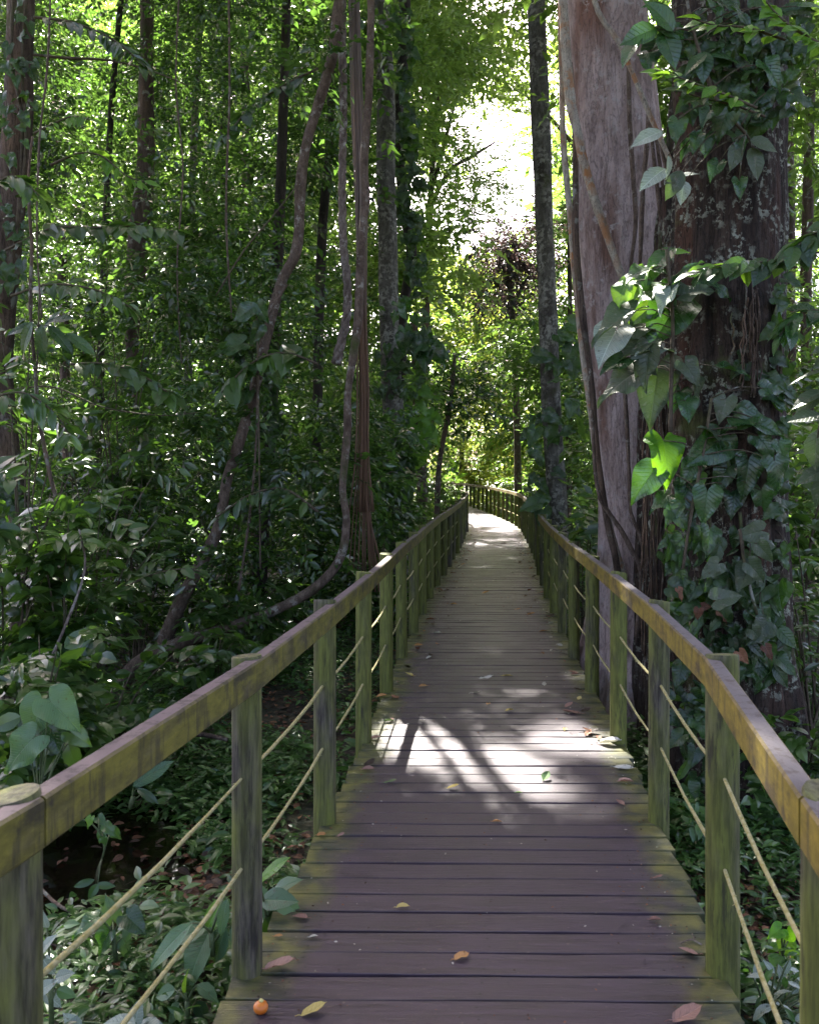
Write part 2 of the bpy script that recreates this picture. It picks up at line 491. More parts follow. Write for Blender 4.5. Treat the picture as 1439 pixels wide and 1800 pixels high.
def deck_mat():
    m, t = mat_new('dark deck boards')
    vec, u, v, tint = ld(t)           # u: metres from board middle, v: running metres along the walk, tint: per board
    tc = N(t, 'ShaderNodeTexCoord').outputs['Object']
    cmb = N(t, 'ShaderNodeCombineXYZ')
    t.links.new(math_(t, 'ADD', math_(t, 'MULTIPLY', u, 1.6), math_(t, 'MULTIPLY', tint, 57.0)), cmb.inputs[0])
    t.links.new(math_(t, 'MULTIPLY', v, 30.0), cmb.inputs[1])
    grain = noise(t, cmb.outputs[0], 2.2, 6, 0.65, 0.6)
    fine = noise(t, cmb.outputs[0], 8.0, 3, 0.7)
    blot = noise(t, tc, 2.4, 5, 0.6)
    col = mixc(t, ramp(t, grain, 0.36, 0.66), (0.023, 0.015, 0.025), (0.092, 0.062, 0.096))
    col = mixc(t, math_(t, 'MULTIPLY', tint, 0.7), col, (0.030, 0.018, 0.024))
    col = mixc(t, math_(t, 'MULTIPLY', ramp(t, blot, 0.5, 0.72), 0.5), col, (0.035, 0.026, 0.025))
    spk = ramp(t, noise(t, tc, 55, 2, 0.5), 0.70, 0.74)
    col = mixc(t, math_(t, 'MULTIPLY', spk, 0.5), col, (0.2, 0.15, 0.11))
    # moss and algae growing in from the board ends
    au = math_(t, 'ABSOLUTE', u)
    mn = noise(t, tc, 3.6, 5, 0.62)
    edge = math_(t, 'ADD', math_(t, 'MULTIPLY', ramp(t, au, 0.46, 0.80), 0.9), math_(t, 'SUBTRACT', mn, 0.62))
    mf = ramp(t, edge, 0.26, 0.60)
    mosscol = mixc(t, ramp(t, noise(t, tc, 9, 4), 0.4, 0.65), (0.024, 0.034, 0.012), (0.13, 0.125, 0.022))
    col = mixc(t, math_(t, 'MULTIPLY', mf, 0.8), col, mosscol)
    col = mixc(t, ramp(t, tint, 1.4, 1.6), col, (0.012, 0.011, 0.011))   # screw heads
    p = N(t, 'ShaderNodeBsdfPrincipled')
    t.links.new(col, p.inputs['Base Color'])
    r = ramp(t, math_(t, 'ADD', math_(t, 'MULTIPLY', blot, 0.45), math_(t, 'MULTIPLY', grain, 0.55)), 0.32, 0.68)
    rr = N(t, 'ShaderNodeMapRange')
    rr.inputs[3].default_value = 0.33
    rr.inputs[4].default_value = 0.60
    t.links.new(r, rr.inputs[0])
    t.links.new(rr.outputs[0], p.inputs['Roughness'])
    p.inputs['Specular IOR Level'].default_value = 0.6
    t.links.new(bump(t, math_(t, 'ADD', grain, math_(t, 'MULTIPLY', fine, 0.5)), 0.6, 0.004), p.inputs['Normal'])
    o = N(t, 'ShaderNodeOutputMaterial')
    t.links.new(p.outputs[0], o.inputs[0])
    return m
M['deck'] = deck_mat()

def wood_mat(name, grey, dark, algae, amt, top=None, topmix=0.0, seed=0.0):
    """weathered round or square timber with algae and streaks running down the grain"""
    m, t = mat_new(name)
    tcn = N(t, 'ShaderNodeTexCoord')
    tc = tcn.outputs['Object']
    mp = N(t, 'ShaderNodeMapping')
    mp.inputs['Location'].default_value = (seed, seed * 2, 0)
    t.links.new(tc, mp.inputs[0])
    oi = N(t, 'ShaderNodeObjectInfo')
    sh = N(t, 'ShaderNodeVectorMath', operation='ADD')
    t.links.new(mp.outputs[0], sh.inputs[0])
    cm = N(t, 'ShaderNodeCombineXYZ')
    t.links.new(math_(t, 'MULTIPLY', oi.outputs['Random'], 40.0), cm.inputs[0])
    t.links.new(cm.outputs[0], sh.inputs[1])
    tc = sh.outputs[0]
    st = mapping(t, tc, (1, 1, 0.10) if top is None else (1, 0.12, 0.6))
    g = noise(t, st, 55, 5, 0.65)
    col = mixc(t, ramp(t, g, 0.38, 0.62), dark, grey)
    big = noise(t, mapping(t, tc, (1, 1, 0.28)) if top is None else mapping(t, tc, (1, 0.5, 1)), 9, 4, 0.6)
    if top is None:
        amo = math_(t, 'ADD', math_(t, 'MULTIPLY', oi.outputs['Random'], 0.28), amt - 0.14)
        f = math_(t, 'ADD', big, math_(t, 'SUBTRACT', amo, 0.5))
    else:
        f = math_(t, 'ADD', big, amt - 0.5)
    alg = mixc(t, noise(t, tc, 20, 3), algae, tuple(c * 0.55 for c in algae))
    ff = ramp(t, f, 0.36, 0.66)
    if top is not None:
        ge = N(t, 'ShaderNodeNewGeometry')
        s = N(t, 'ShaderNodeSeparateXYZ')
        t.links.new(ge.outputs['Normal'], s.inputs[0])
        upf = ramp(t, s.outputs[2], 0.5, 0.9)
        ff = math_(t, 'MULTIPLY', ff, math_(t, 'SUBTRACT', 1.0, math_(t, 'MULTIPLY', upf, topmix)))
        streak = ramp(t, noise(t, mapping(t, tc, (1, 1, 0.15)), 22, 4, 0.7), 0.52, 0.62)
        col = mixc(t, upf, col, top)  # lavender top face: the sky's reflection painted into the colour
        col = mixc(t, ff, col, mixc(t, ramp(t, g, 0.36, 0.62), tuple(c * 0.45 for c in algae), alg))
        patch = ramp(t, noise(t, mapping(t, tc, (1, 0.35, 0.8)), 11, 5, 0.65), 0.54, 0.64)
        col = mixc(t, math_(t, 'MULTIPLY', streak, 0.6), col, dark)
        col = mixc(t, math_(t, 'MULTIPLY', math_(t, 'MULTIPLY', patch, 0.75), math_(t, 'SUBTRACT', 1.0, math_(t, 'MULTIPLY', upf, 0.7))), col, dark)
    else:
        col = mixc(t, ff, col, mixc(t, ramp(t, g, 0.36, 0.62), tuple(c * 0.4 for c in algae), alg))
        patch = ramp(t, noise(t, mapping(t, tc, (1, 1, 0.12)), 26, 5, 0.7), 0.56, 0.64)
        col = mixc(t, math_(t, 'MULTIPLY', patch, 0.7), col, dark)
    p = N(t, 'ShaderNodeBsdfPrincipled')
    t.links.new(col, p.inputs['Base Color'])
    p.inputs['Roughness'].default_value = 0.72
    p.inputs['Specular IOR Level'].default_value = 0.35
    t.links.new(bump(t, math_(t, 'ADD', g, math_(t, 'MULTIPLY', big, 0.6)), 0.4, 0.006), p.inputs['Normal'])
    o = N(t, 'ShaderNodeOutputMaterial')
    t.links.new(p.outputs[0], o.inputs[0])
    return m
M['post'] = wood_mat('mossy post wood', (0.10, 0.086, 0.066), (0.016, 0.013, 0.011), (0.155, 0.17, 0.034), 0.62)
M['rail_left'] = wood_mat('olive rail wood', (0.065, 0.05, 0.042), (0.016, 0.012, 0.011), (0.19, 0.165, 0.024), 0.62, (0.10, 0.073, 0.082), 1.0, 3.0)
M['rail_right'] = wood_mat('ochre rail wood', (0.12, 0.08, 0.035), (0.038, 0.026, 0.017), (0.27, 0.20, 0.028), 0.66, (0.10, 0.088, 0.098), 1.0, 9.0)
M['beam'] = wood_mat('dark beam wood', (0.06, 0.05, 0.045), (0.02, 0.017, 0.015), (0.05, 0.055, 0.025), 0.45)

def plain(name, c1, c2, scale=20, rough=0.8, spec=0.3, bs=0.3, bd=0.01):
    m, t = mat_new(name)
    tc = N(t, 'ShaderNodeTexCoord').outputs['Object']
    n = noise(t, tc, scale, 5, 0.6)
    p = N(t, 'ShaderNodeBsdfPrincipled')
    t.links.new(mixc(t, ramp(t, n, 0.35, 0.65), c1, c2), p.inputs['Base Color'])
    p.inputs['Roughness'].default_value = rough
    p.inputs['Specular IOR Level'].default_value = spec
    t.links.new(bump(t, n, bs, bd), p.inputs['Normal'])
    o = N(t, 'ShaderNodeOutputMaterial')
    t.links.new(p.outputs[0], o.inputs[0])
    return m
M['rope'] = plain('mossy rope', (0.22, 0.19, 0.06), (0.33, 0.30, 0.17), 60, 0.85)
M['water'] = plain('black swamp water', (0.006, 0.004, 0.003), (0.010, 0.007, 0.004), 3, 0.06, 0.5, 0.12, 0.02)
M['fruit'] = plain('orange fruit', (0.50, 0.16, 0.012), (0.42, 0.09, 0.008), 9, 0.4, 0.5, 0.1)
M['cut'] = plain('cut wood', (0.16, 0.14, 0.11), (0.24, 0.21, 0.17), 40, 0.8)

def ground_mat():
    m, t = mat_new('forest floor')
    tc = N(t, 'ShaderNodeTexCoord').outputs['Object']
    n1 = noise(t, tc, 7, 6, 0.7)
    vo = N(t, 'ShaderNodeTexVoronoi')
    vo.inputs['Scale'].default_value = 14
    t.links.new(tc, vo.inputs['Vector'])
    col = mixc(t, ramp(t, n1, 0.35, 0.65), (0.010, 0.007, 0.005), (0.034, 0.022, 0.015))
    sep = N(t, 'ShaderNodeSeparateColor')
    t.links.new(vo.outputs['Color'], sep.inputs[0])
    col = mixc(t, math_(t, 'MULTIPLY', ramp(t, sep.outputs[0], 0.6, 0.95), 0.6), col, (0.10, 0.055, 0.032))
    far = ramp(t, noise(t, tc, 0.7, 4), 0.42, 0.6)
    col = mixc(t, math_(t, 'MULTIPLY', far, 0.6), col, (0.025, 0.04, 0.014))
    p = N(t, 'ShaderNodeBsdfPrincipled')
    t.links.new(col, p.inputs['Base Color'])
    p.inputs['Roughness'].default_value = 0.8
    t.links.new(bump(t, math_(t, 'ADD', n1, sep.outputs[1]), 0.7, 0.04), p.inputs['Normal'])
    o = N(t, 'ShaderNodeOutputMaterial')
    t.links.new(p.outputs[0], o.inputs[0])
    return m
M['ground'] = ground_mat()

def dry_mat(name, a, b, tr):
    return leaf_mat(name, a, b, tr, 0.6, 0.2, 0.35, 6.0, 0.0, 0.3)
M['dry_brown'] = dry_mat('dry brown leaf', (0.07, 0.03, 0.02), (0.26, 0.12, 0.07), (0.2, 0.09, 0.03))
M['dry_pink'] = dry_mat('dry pinkish leaf', (0.22, 0.12, 0.10), (0.36, 0.22, 0.18), (0.3, 0.15, 0.1))
M['dry_orange'] = dry_mat('dry orange leaf', (0.34, 0.16, 0.06), (0.46, 0.25, 0.10), (0.4, 0.2, 0.05))
M['dry_yellow'] = dry_mat('dry yellow leaf', (0.48, 0.36, 0.10), (0.58, 0.48, 0.22), (0.5, 0.4, 0.1))
M['dry_pale'] = dry_mat('dry pale leaf', (0.42, 0.40, 0.36), (0.55, 0.53, 0.48), (0.3, 0.3, 0.2))
M['dry_dark'] = dry_mat('dry dark leaf', (0.025, 0.016, 0.012), (0.07, 0.042, 0.03), (0.05, 0.03, 0.02))
M['dry_green'] = dry_mat('fallen green leaf', (0.09, 0.16, 0.06), (0.2, 0.28, 0.12), (0.2, 0.3, 0.08))

# ------------------------------------------------------------------ the setting: ground, water
CYS = [-6, -1.5, 0, 1.7, 2.88, 4.1, 5.45, 6.8, 8.1, 9.4, 10.7, 12, 14.6, 16, 19, 22, 25, 28, 31, 36, 41, 46, 52, 60]
CXS = [-1.5, -0.62, -0.31, 0.012, 0.245, 0.38, 0.515, 0.615, 0.71, 0.835, 0.95, 1.08, 1.36, 1.53, 1.85, 2.12, 2.42, 2.50, 2.46, 2.30, 1.95, 1.25, 0.0, -2.5]
def walk_x(y): return np.interp(y, CYS, CXS)
def walk_z(y): return np.interp(y, [10, 25, 41, 60], [0, 0.10, 0.26, 0.4])
HALF = 0.79

def ground_z(x, y):
    x, y = np.asarray(x, float), np.asarray(y, float)
    z = -0.50 + 0.06 * np.sin(x * 1.3 + 0.5) * np.cos(y * 0.9) + 0.05 * np.sin(x * 0.5 + y * 0.7) + 0.03 * np.sin(3.1 * x + 1.7) * np.sin(2.7 * y)
    pool = np.exp(-(((x + 1.95) / 0.75) ** 2 + ((y - 4.9) / 0.95) ** 2) * 0.9)
    z = z - 0.30 * pool
    z = z + 0.10 * np.exp(-(((x + 1.0) / 0.75) ** 2 + ((y - 2.9) / 1.0) ** 2))
    return z + 0.012 * np.clip(y - 10, 0, 60) + 0.03 * np.clip(np.abs(x) - 6, 0, 12)

def build_ground():
    a = Acc()
    xs = np.concatenate([[-400, -150, -60, -35], np.linspace(-22, 22, 133), [35, 60, 150, 400]])
    ys = np.concatenate([[-400, -120, -30], np.linspace(-8, 60, 205), [80, 120, 200, 500]])
    X, Y = np.meshgrid(xs, ys)
    Z = ground_z(np.clip(X, -25, 25), np.clip(Y, -10, 70))
    n, k = X.shape
    i, j = np.meshgrid(np.arange(n - 1), np.arange(k - 1), indexing='ij')
    q = np.stack([i * k + j, i * k + j + 1, (i + 1) * k + j + 1, (i + 1) * k + j], -1).reshape(-1, 4)
    a.raw(np.stack([X, Y, Z], -1), q)
    o = link('ground', a.mesh('ground', M['ground']))
    tag(o, kind='structure')
    b = Acc()
    ang = np.linspace(0, 6.283, 40, endpoint=False)
    V = np.vstack([[(-1.8, 4.9, -0.60)], np.stack([-1.8 + 1.9 * np.cos(ang), 4.9 + 2.1 * np.sin(ang), np.full(40, -0.60)], 1)])
    b.raw(V, None, [(0, 1 + t, 1 + (t + 1) % 40) for t in range(40)])
    tag(link('swamp_water', b.mesh('swamp_water', M['water'])), kind='structure')
build_ground()

# ------------------------------------------------------------------ boardwalk
def build_walk():
    root = thing('boardwalk', 'dark plank boardwalk with mossy board ends curving away into the forest', 'boardwalk', (walk_x(3.0), 3.0, 0))
    a = Acc()
    rng = np.random.default_rng(3)
    y, pitch = -2.0, 0.1405
    while y < 50:
        wd = pitch - rng.uniform(0.010, 0.0155)
        zt = walk_z(y) + rng.normal(0, 0.0012)
        b = 0.002
        prof = [(0, -0.034), (0, -b), (b, 0), (wd - b, 0), (wd, -b), (wd, -0.034)]
        el, er = walk_x(y + 0.07) - HALF - 0.015 + rng.normal(0, 0.006), walk_x(y + 0.07) + HALF + 0.015 + rng.normal(0, 0.006)
        skew = -0.012 + rng.normal(0, 0.0015)
        xs = np.linspace(el, er, 7)
        cup = rng.normal(0, 0.0012, 7)
        V, D = [], []
        for x, cz in zip(xs, cup):
            for (py, pz) in prof:
                V.append((x, y + py + skew * (x - (el + er) / 2), zt + pz + cz))
                D.append((x - (el + er) / 2, y + py, rng.random() * 0 + (y * 7.13) % 1.0))
        Q = []
        for s in range(6):
            for p in range(6):
                c, e = s * 6 + p, s * 6 + (p + 1) % 6
                Q.append((c, c + 6, e + 6, e))
        Q2 = [(0, 1, 4, 5), (1, 2, 3, 4)]
        Q += Q2 + [tuple(36 + v for v in reversed(q)) for q in Q2]
        a.raw(V, Q, None, D)
        if y < 14:
            cx_ = (el + er) / 2
            for so_ in (-0.62, 0.0, 0.62):
                for f_ in (0.28, 0.72):
                    sx_, sy_ = so_ + rng.normal(0, 0.006), y + wd * f_ + skew * so_ + rng.normal(0, 0.003)
                    zc_ = zt + float(np.interp(cx_ + so_, xs, cup)) + 0.0008
                    an_ = np.linspace(0, 6.283, 7)[:-1]
                    a.raw(np.stack([cx_ + sx_ + 0.0048 * np.cos(an_), sy_ + 0.0048 * np.sin(an_), np.full(6, zc_)], 1), [(0, 1, 2, 3), (0, 3, 4, 5)], None, np.tile([sx_, sy_, 2.0], (6, 1)))
        y += pitch
    part('deck', a, M['deck'], root, smooth=False)
    for off in (-0.62, 0.0, 0.62):
        b = Acc()
        rows = []
        for yy in np.arange(-2.0, 50.1, 2.0):
            rows.append((walk_x(yy) + off, yy, walk_z(yy) - 0.036))
        rows = np.array(rows)
        V, Q = [], []
        for r in rows:
            for dx, dz in ((-0.03, 0), (0.03, 0), (0.03, -0.15), (-0.03, -0.15)):
                V.append((r[0] + dx, r[1], r[2] + dz))
        for s in range(len(rows) - 1):
            for p in range(4):
                c, e = s * 4 + p, s * 4 + (p + 1) % 4
                Q.append((c, e, e + 4, c + 4))
        b.raw(V, Q)
        part('support_beam', b, M['beam'], root, smooth=False)
build_walk()

def stations():
    out, y = [], 1.68 - 1.28 * 3
    while y < 49:
        out.append(y)
        y += 1.275 if y < 25 else 1.2
    return out

def build_railing(side, label, rail_mat):
    rng = np.random.default_rng(11 if side < 0 else 12)
    ys = stations()
    root = thing('railing', label, 'railing', (walk_x(2.9) + side * HALF, 2.9, 0))
    tops = []
    for y in ys:
        x = walk_x(y) + side * HALF + rng.normal(0, 0.006) + (0.04 if side < 0 and 1 < y < 2.2 else 0)
        z0 = walk_z(y)
        a = Acc()
        r = 0.051 + rng.normal(0, 0.002)
        h = 1.052 + rng.normal(0, 0.005)
        lx, ly = rng.normal(0, 0.006, 2)
        g = float(ground_z(x, y)) - 0.1
        zs = list(np.linspace(g, z0 + h - 0.05, 9)) + [z0 + h - 0.012, z0 + h - 0.004, z0 + h]
        rows = [(x - lx * (1 - k / 11), y - ly * (1 - k / 11), z, r * (1.03 - 0.03 * k / 11) * (0.965 if k == 11 else 1)) for k, z in enumerate(zs)]
        tube(a, rows, 22, bump=0.012, rng=rng, smoothp=False, cap=False)
        top = a.V[0][-22:]
        a.raw(np.vstack([top, top.mean(0)]), None, [(k, (k + 1) % 22, 22) for k in range(22)])
        part('post', a, M['post'], root)
        tops.append((x, y, z0))
    # hand rail beams let into the inner side of the posts, each beam two or three bays long
    i = 0
    while i < len(tops) - 1:
        n = int(rng.integers(2, 4))
        seg = tops[i:i + n + 1]
        if len(seg) < 2: break
        a = Acc()
        V, Q = [], []
        b = 0.006
        sec = [(-0.026, b), (-0.026, 0.1 - b), (-0.026 + b, 0.1), (0.026 - b, 0.1), (0.026, 0.1 - b), (0.026, b), (0.026 - b, 0), (-0.026 + b, 0)]
        m_ = len(seg)
        jit = rng.normal(0, 0.003, m_)
        for k, (x, y, z0) in enumerate(seg):
            yy = y + (0.004 if k == 0 else (-0.004 if k == m_ - 1 else 0))
            for sx, sz in sec:
                V.append((x - side * 0.036 + sx + jit[k] * (0 < k < m_ - 1), yy, z0 + 0.945 + sz))
        for s in range(m_ - 1):
            for p in range(8):
                c, e = s * 8 + p, s * 8 + (p + 1) % 8
                Q.append((c, c + 8, e + 8, e))
        caps = [(0, 1, 2, 3), (0, 3, 4, 7), (4, 5, 6, 7)]
        Q += [q[::-1] for q in caps] + [tuple((m_ - 1) * 8 + v for v in q) for q in caps]
        a.raw(V, Q)
        part('hand_rail', a, rail_mat, root, smooth=False)
        i += n
    for zr in (0.66, 0.365):
        a = Acc()
        rows = []
        for k in range(len(tops) - 1):
            p, q = np.array(tops[k]), np.array(tops[k + 1])
            for t in np.linspace(0, 1, 5)[:-1]:
                c = p + (q - p) * t
                rows.append((c[0], c[1], c[2] + zr - 0.020 * 4 * t * (1 - t) + rng.normal(0, 0.0015), 0.0066 + rng.normal(0, 0.0006)))
        tube(a, rows, 7, smoothp=False)
        for _ in range(500):                              # moss tufts on the rope
            k = rng.integers(4, 90)
            c = np.array(rows[k]) + (np.array(rows[k + 1]) - np.array(rows[k])) * rng.random()
            v = norm(rng.normal(0, 1, 3))
            a.leaves(FAR, (c[:3] + v * 0.005)[None], v[None] + rng.normal(0, .4, (1, 3)), rng.normal(0, 1, (1, 3)), rng.uniform(0.006, 0.014), 0.5)
        part('rope', a, M['rope'], root)
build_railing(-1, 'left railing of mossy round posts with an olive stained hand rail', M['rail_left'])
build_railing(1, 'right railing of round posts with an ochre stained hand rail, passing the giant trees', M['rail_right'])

# ------------------------------------------------------------------ foliage machinery
# gaps in the canopy through which the sun reaches these spots of the place
SUNSPOTS = [(U(190, 930, 8.0), .35), (U(100, 1010, 7.2), .3), (U(420, 760, 11.5), .5), (U(310, 690, 11.0), .4), (U(340, 930, 10.8), .45), (U(490, 960, 12.0), .5), (U(560, 1180, 9.4), .3), (U(200, 560, 10.0), .45), (U(90, 640, 8.6), .3), (U(560, 720, 13.0), .5), (U(200, 1640, 3.6), .2),
            (U(760, 1320, 5.3), 0.34), (U(705, 1285, 5.7), 0.2), (U(930, 1330, 5.2), 0.2), (U(900, 1400, 4.6), 0.30), (U(985, 1415, 4.45), 0.24), (U(1055, 1305, 5.45), 0.22), (U(850, 1340, 5.1), 0.26),
            (U(1370, 1755, 3.65), 0.35), (U(770, 1045, 12.3), 0.28), (U(880, 1042, 12.5), 0.3), (U(855, 912, 31.0), 2.6), (U(885, 922, 28.0), 2.0), (U(850, 1000, 15.7), .3), (U(830, 962, 20.5), .4), (U(905, 985, 17.3), .35), (U(800, 985, 17.3), .3), (U(860, 1078, 10.6), .22), (U(940, 1062, 11.4), .25), (U(850, 1120, 9.05), .16), (U(865, 940, 25), .6),
            (U(1150, 570, 5.6), 0.16), (U(1115, 490, 5.6), 0.2), (U(1175, 800, 5.5), 0.18), (U(110, 1720, 3.2), 0.25), (U(1420, 640, 4.7), .12),
            (U(1240, 470, 5.1), 0.2), (U(1200, 140, 5.0), 0.12), (U(420, 1600, 3.5), .14)]
FL_RNG = np.random.default_rng(99)
def sun_clear(P, extra=0.0):
    keep = np.ones(len(P), bool)
    for p, r in SUNSPOTS:
        v = P - p
        s = v @ SUN
        d = np.linalg.norm(v - s[:, None] * SUN, axis=1)
        wave = 1 + 0.3 * np.sin(P[:, 0] * 5.1 + P[:, 1] * 3.3) * np.sin(P[:, 2] * 4.2)
        keep &= ~((s > 0.6) & (d < (r + extra) * wave)) | (FL_RNG.random(len(P)) < 0.27)
    return keep

GP_RNG = np.random.default_rng(98)
def in_gap(P, soft=0.0):
    """where the photograph shows open sky above the walk"""
    px, py = project(P)
    px = px + 14 * np.sin(P[:, 2] * 3.1 + P[:, 1]) + GP_RNG.normal(0, 13, len(P))
    py = py + 14 * np.sin(P[:, 0] * 3.7 + P[:, 1] * 1.3) + GP_RNG.normal(0, 13, len(P))
    poly = [(748, 482), (790, 415), (800, 395), (865, 375), (880, 300), (790, 262), (770, 210), (850, 178), (925, 205), (945, 300), (948, 380), (905, 375), (868, 420), (830, 445), (800, 470)]
    inside = np.zeros(len(P), bool)
    n = len(poly)
    for i in range(n):
        x1, y1 = poly[i]
        x2, y2 = poly[(i + 1) % n]
        c = ((y1 > py) != (y2 > py)) & (px < (x2 - x1) * (py - y1) / (y2 - y1 + 1e-9) + x1)
        inside ^= c
    return inside

def over_walk(P):
    """true where foliage would stand on the walk"""
    return (np.abs(P[:, 0] - walk_x(P[:, 1])) < 1.0) & (P[:, 2] < 2.6) & (P[:, 1] < 48)

UP = np.array([0, 0, 1.0])
def twig_leaves(acc, tpl, O, D, L, K, size, rng, ang=0.95, droop=0.25, tint=None, tilt=0.4, filt=None):
    Mn = len(O)
    if Mn == 0: return
    up = norm(UP + rng.normal(0, 0.35, (Mn, 3)))
    S = norm(np.cross(D, up))
    t = np.linspace(0.18, 1, K)
    pos = O[:, None] + D[:, None] * (L[:, None, None] * t[None, :, None])
    pos[..., 2] -= droop * L[:, None] * t[None] ** 2
    sg = np.where(np.arange(K) % 2 == 0, 1.0, -1.0)
    an = np.full(K, ang)
    an[-1] = 0.15
    ax = D[:, None] * np.cos(an)[None, :, None] + S[:, None] * (sg * np.sin(an))[None, :, None]
    ax = ax + rng.normal(0, 0.2, ax.shape)
    ax[..., 2] -= 0.22
    nr = up[:, None] + rng.normal(0, tilt, ax.shape)
    sz = size * rng.uniform(0.65, 1.25, (Mn, K))
    tb = rng.random(Mn) if tint is None else tint
    tn = np.clip(tb[:, None] + rng.normal(0, 0.22, (Mn, K)), 0, 1)
    pos, ax, nr, sz, tn = pos.reshape(-1, 3), ax.reshape(-1, 3), nr.reshape(-1, 3), sz.ravel(), tn.ravel()
    k = np.ones(len(pos), bool) if filt is None else filt(pos)
    acc.leaves(tpl, pos[k], ax[k], nr[k], sz[k], tn[k])

def clump(acc, tpl, c, rad, n, size, rng, K=9, L=0.45, tint=0.5, filt=None, tiers=0, **kw):
    """n leafy twigs spread through an uneven ellipsoid"""
    dirs = norm(rng.normal(0, 1, (n, 3)))
    r = rng.random(n) ** 0.42
    ph = rng.uniform(0, 6.28, 6)
    lump = 1 + 0.28 * np.sin(3 * np.arctan2(dirs[:, 1], dirs[:, 0]) + ph[0]) + 0.22 * np.sin(5 * dirs[:, 2] + ph[1])
    P = c + dirs * (r * lump)[:, None] * rad
    if tiers:
        h = rad[2] * 2 / tiers
        P[:, 2] = c[2] + (np.round((P[:, 2] - c[2]) / h) * h) * 0.75 + (P[:, 2] - c[2]) * 0.25
    D = norm(dirs * np.array([1, 1, 0.4]) + rng.normal(0, 0.5, (n, 3)))
    tw = np.clip(tint + rng.normal(0, 0.2, n), 0, 1)
    twig_leaves(acc, tpl, P, D, L * rng.uniform(0.6, 1.3, n), K, size, rng, tint=tw, filt=filt, **kw)

def keepf(P):
    return sun_clear(P) & ~in_gap(P) & ~over_walk(P)

# ------------------------------------------------------------------ trees whose trunks stand in the photograph
TREES = {}
def tree(name, label, rows, d, mat, cat='tree', top=None, sides=20, bmp=0.06, flute=None, group=None, step=0.18):
    path = pxpath(rows, d)
    # continue up to the crown, above the picture
    p0 = np.array(path[0][:3])
    if top is not None:
        path = [[p0[0] + top[0], p0[1] + top[1], top[2], path[0][3] * 0.55], [p0[0] + top[0] * 0.5, p0[1] + top[1] * 0.5, (p0[2] + top[2]) / 2, path[0][3] * 0.85]] + path
    path = path[::-1]
    gz = float(ground_z(path[0][0], path[0][1]))
    path[0][2] = gz - 0.15
    root = thing(name, label, cat, (path[0][0], path[0][1], gz), group)
    a = Acc()
    tube(a, path, sides, step, bump=bmp, flute=flute, rng=np.random.default_rng(len(TREES) + 40))
    part('trunk', a, mat, root)
    TREES[label] = (root, np.array(path[-1][:3]), a)
    return root

def flute_giant(t, ang, C):
    low = np.clip((2.4 - C[:, 2:3]) / 2.8, 0, 1) ** 1.6
    f = 1 + low * (0.30 * np.abs(np.sin(2.5 * ang + 0.6)) ** 1.5 + 0.10 * np.sin(7 * ang + 2 * C[:, 2:3]))
    return f * (1 + 0.05 * np.sin(3 * ang + 0.8 + 0.4 * C[:, 2:3]) + 0.022 * np.sin(11 * ang + 0.7 * C[:, 2:3]) + 0.012 * np.sin(23 * ang))

def flute_dark(t, ang, C):
    low = np.clip((1.6 - C[:, 2:3]) / 2.2, 0, 1) ** 1.5
    return 1 + 0.05 * np.sin(4 * ang + 0.3 * C[:, 2:3]) + 0.045 * np.abs(np.sin(6 * ang + 0.5 * np.sin(C[:, 2:3]))) + 0.03 * np.sin(13 * ang + 0.8 * C[:, 2:3]) + 0.018 * np.sin(29 * ang) + low * 0.22 * np.abs(np.sin(3 * ang + 1.0))

giant = tree('giant_tree', 'huge purplish grey trunk leaning over the right railing, bark smooth and pale',
     [(1045, -250, 118), (1060, 0, 135), (1082, 250, 150), (1103, 500, 165), (1120, 750, 158), (1138, 960, 158), (1145, 1120, 190), (1148, 1285, 240)], 8.0,
     M['bark_pale'], top=(-0.6, 0.4, 13.5), sides=96, bmp=0.02, flute=flute_giant, step=0.1)
dark = tree('giant_tree', 'massive dark lichen flecked trunk on the far right, overgrown with climbing plants',
     [(1280, -250, 176), (1280, 0, 178), (1281, 300, 178), (1281, 600, 182), (1280, 900, 190), (1281, 1150, 205), (1282, 1400, 250)], 6.1,
     M['bark_dark'], top=(0.3, 0.2, 13.0), sides=110, bmp=0.02, flute=flute_dark, step=0.09)
def joint_column():
    a = Acc()
    for k, (px, wd, d, y0) in enumerate(((1160, 40, 7.25, 330), (1182, 48, 6.95, 150), (1138, 30, 7.45, 600), (1200, 40, 6.7, 420), (1170, 30, 7.0, 700))):
        tube(a, pxpath([(px + 6, y0, wd * 0.35), (px + 4, y0 + 120, wd * 0.7), (px, 640, wd), (px - 3, 900, wd * 1.1), (px - 6, 1120, wd * 1.3), (px - 10, 1330, wd * 1.8)], d), 18, 0.08, bump=0.16, rng=np.random.default_rng(60 + k))
    part('buttress', a, M['bark_dark'], giant)
joint_column()
slim = tree('slender_tree', 'slender straight trunk with pale lichen standing right behind the right railing',
     [(936, -150, 29), (942, 0, 30), (950, 200, 32), (957, 400, 32), (963, 560, 33), (970, 740, 34), (980, 900, 37), (985, 1070, 46)], 14.0,
     M['bark_lichen'], top=(-0.3, 0.3, 15.0), sides=24, bmp=0.05)
lich = tree('slender_tree', 'straight lichen speckled trunk left of the sky gap, its lower half ivy clad',
     [(663, -140, 34), (668, 40, 33), (678, 150, 32), (679, 300, 33), (682, 450, 34), (685, 600, 35), (692, 750, 36), (699, 930, 34), (700, 1060, 42)], 15.0,
     M['bark_lichen'], top=(-0.5, 0.6, 15.0), sides=24, bmp=0.06)
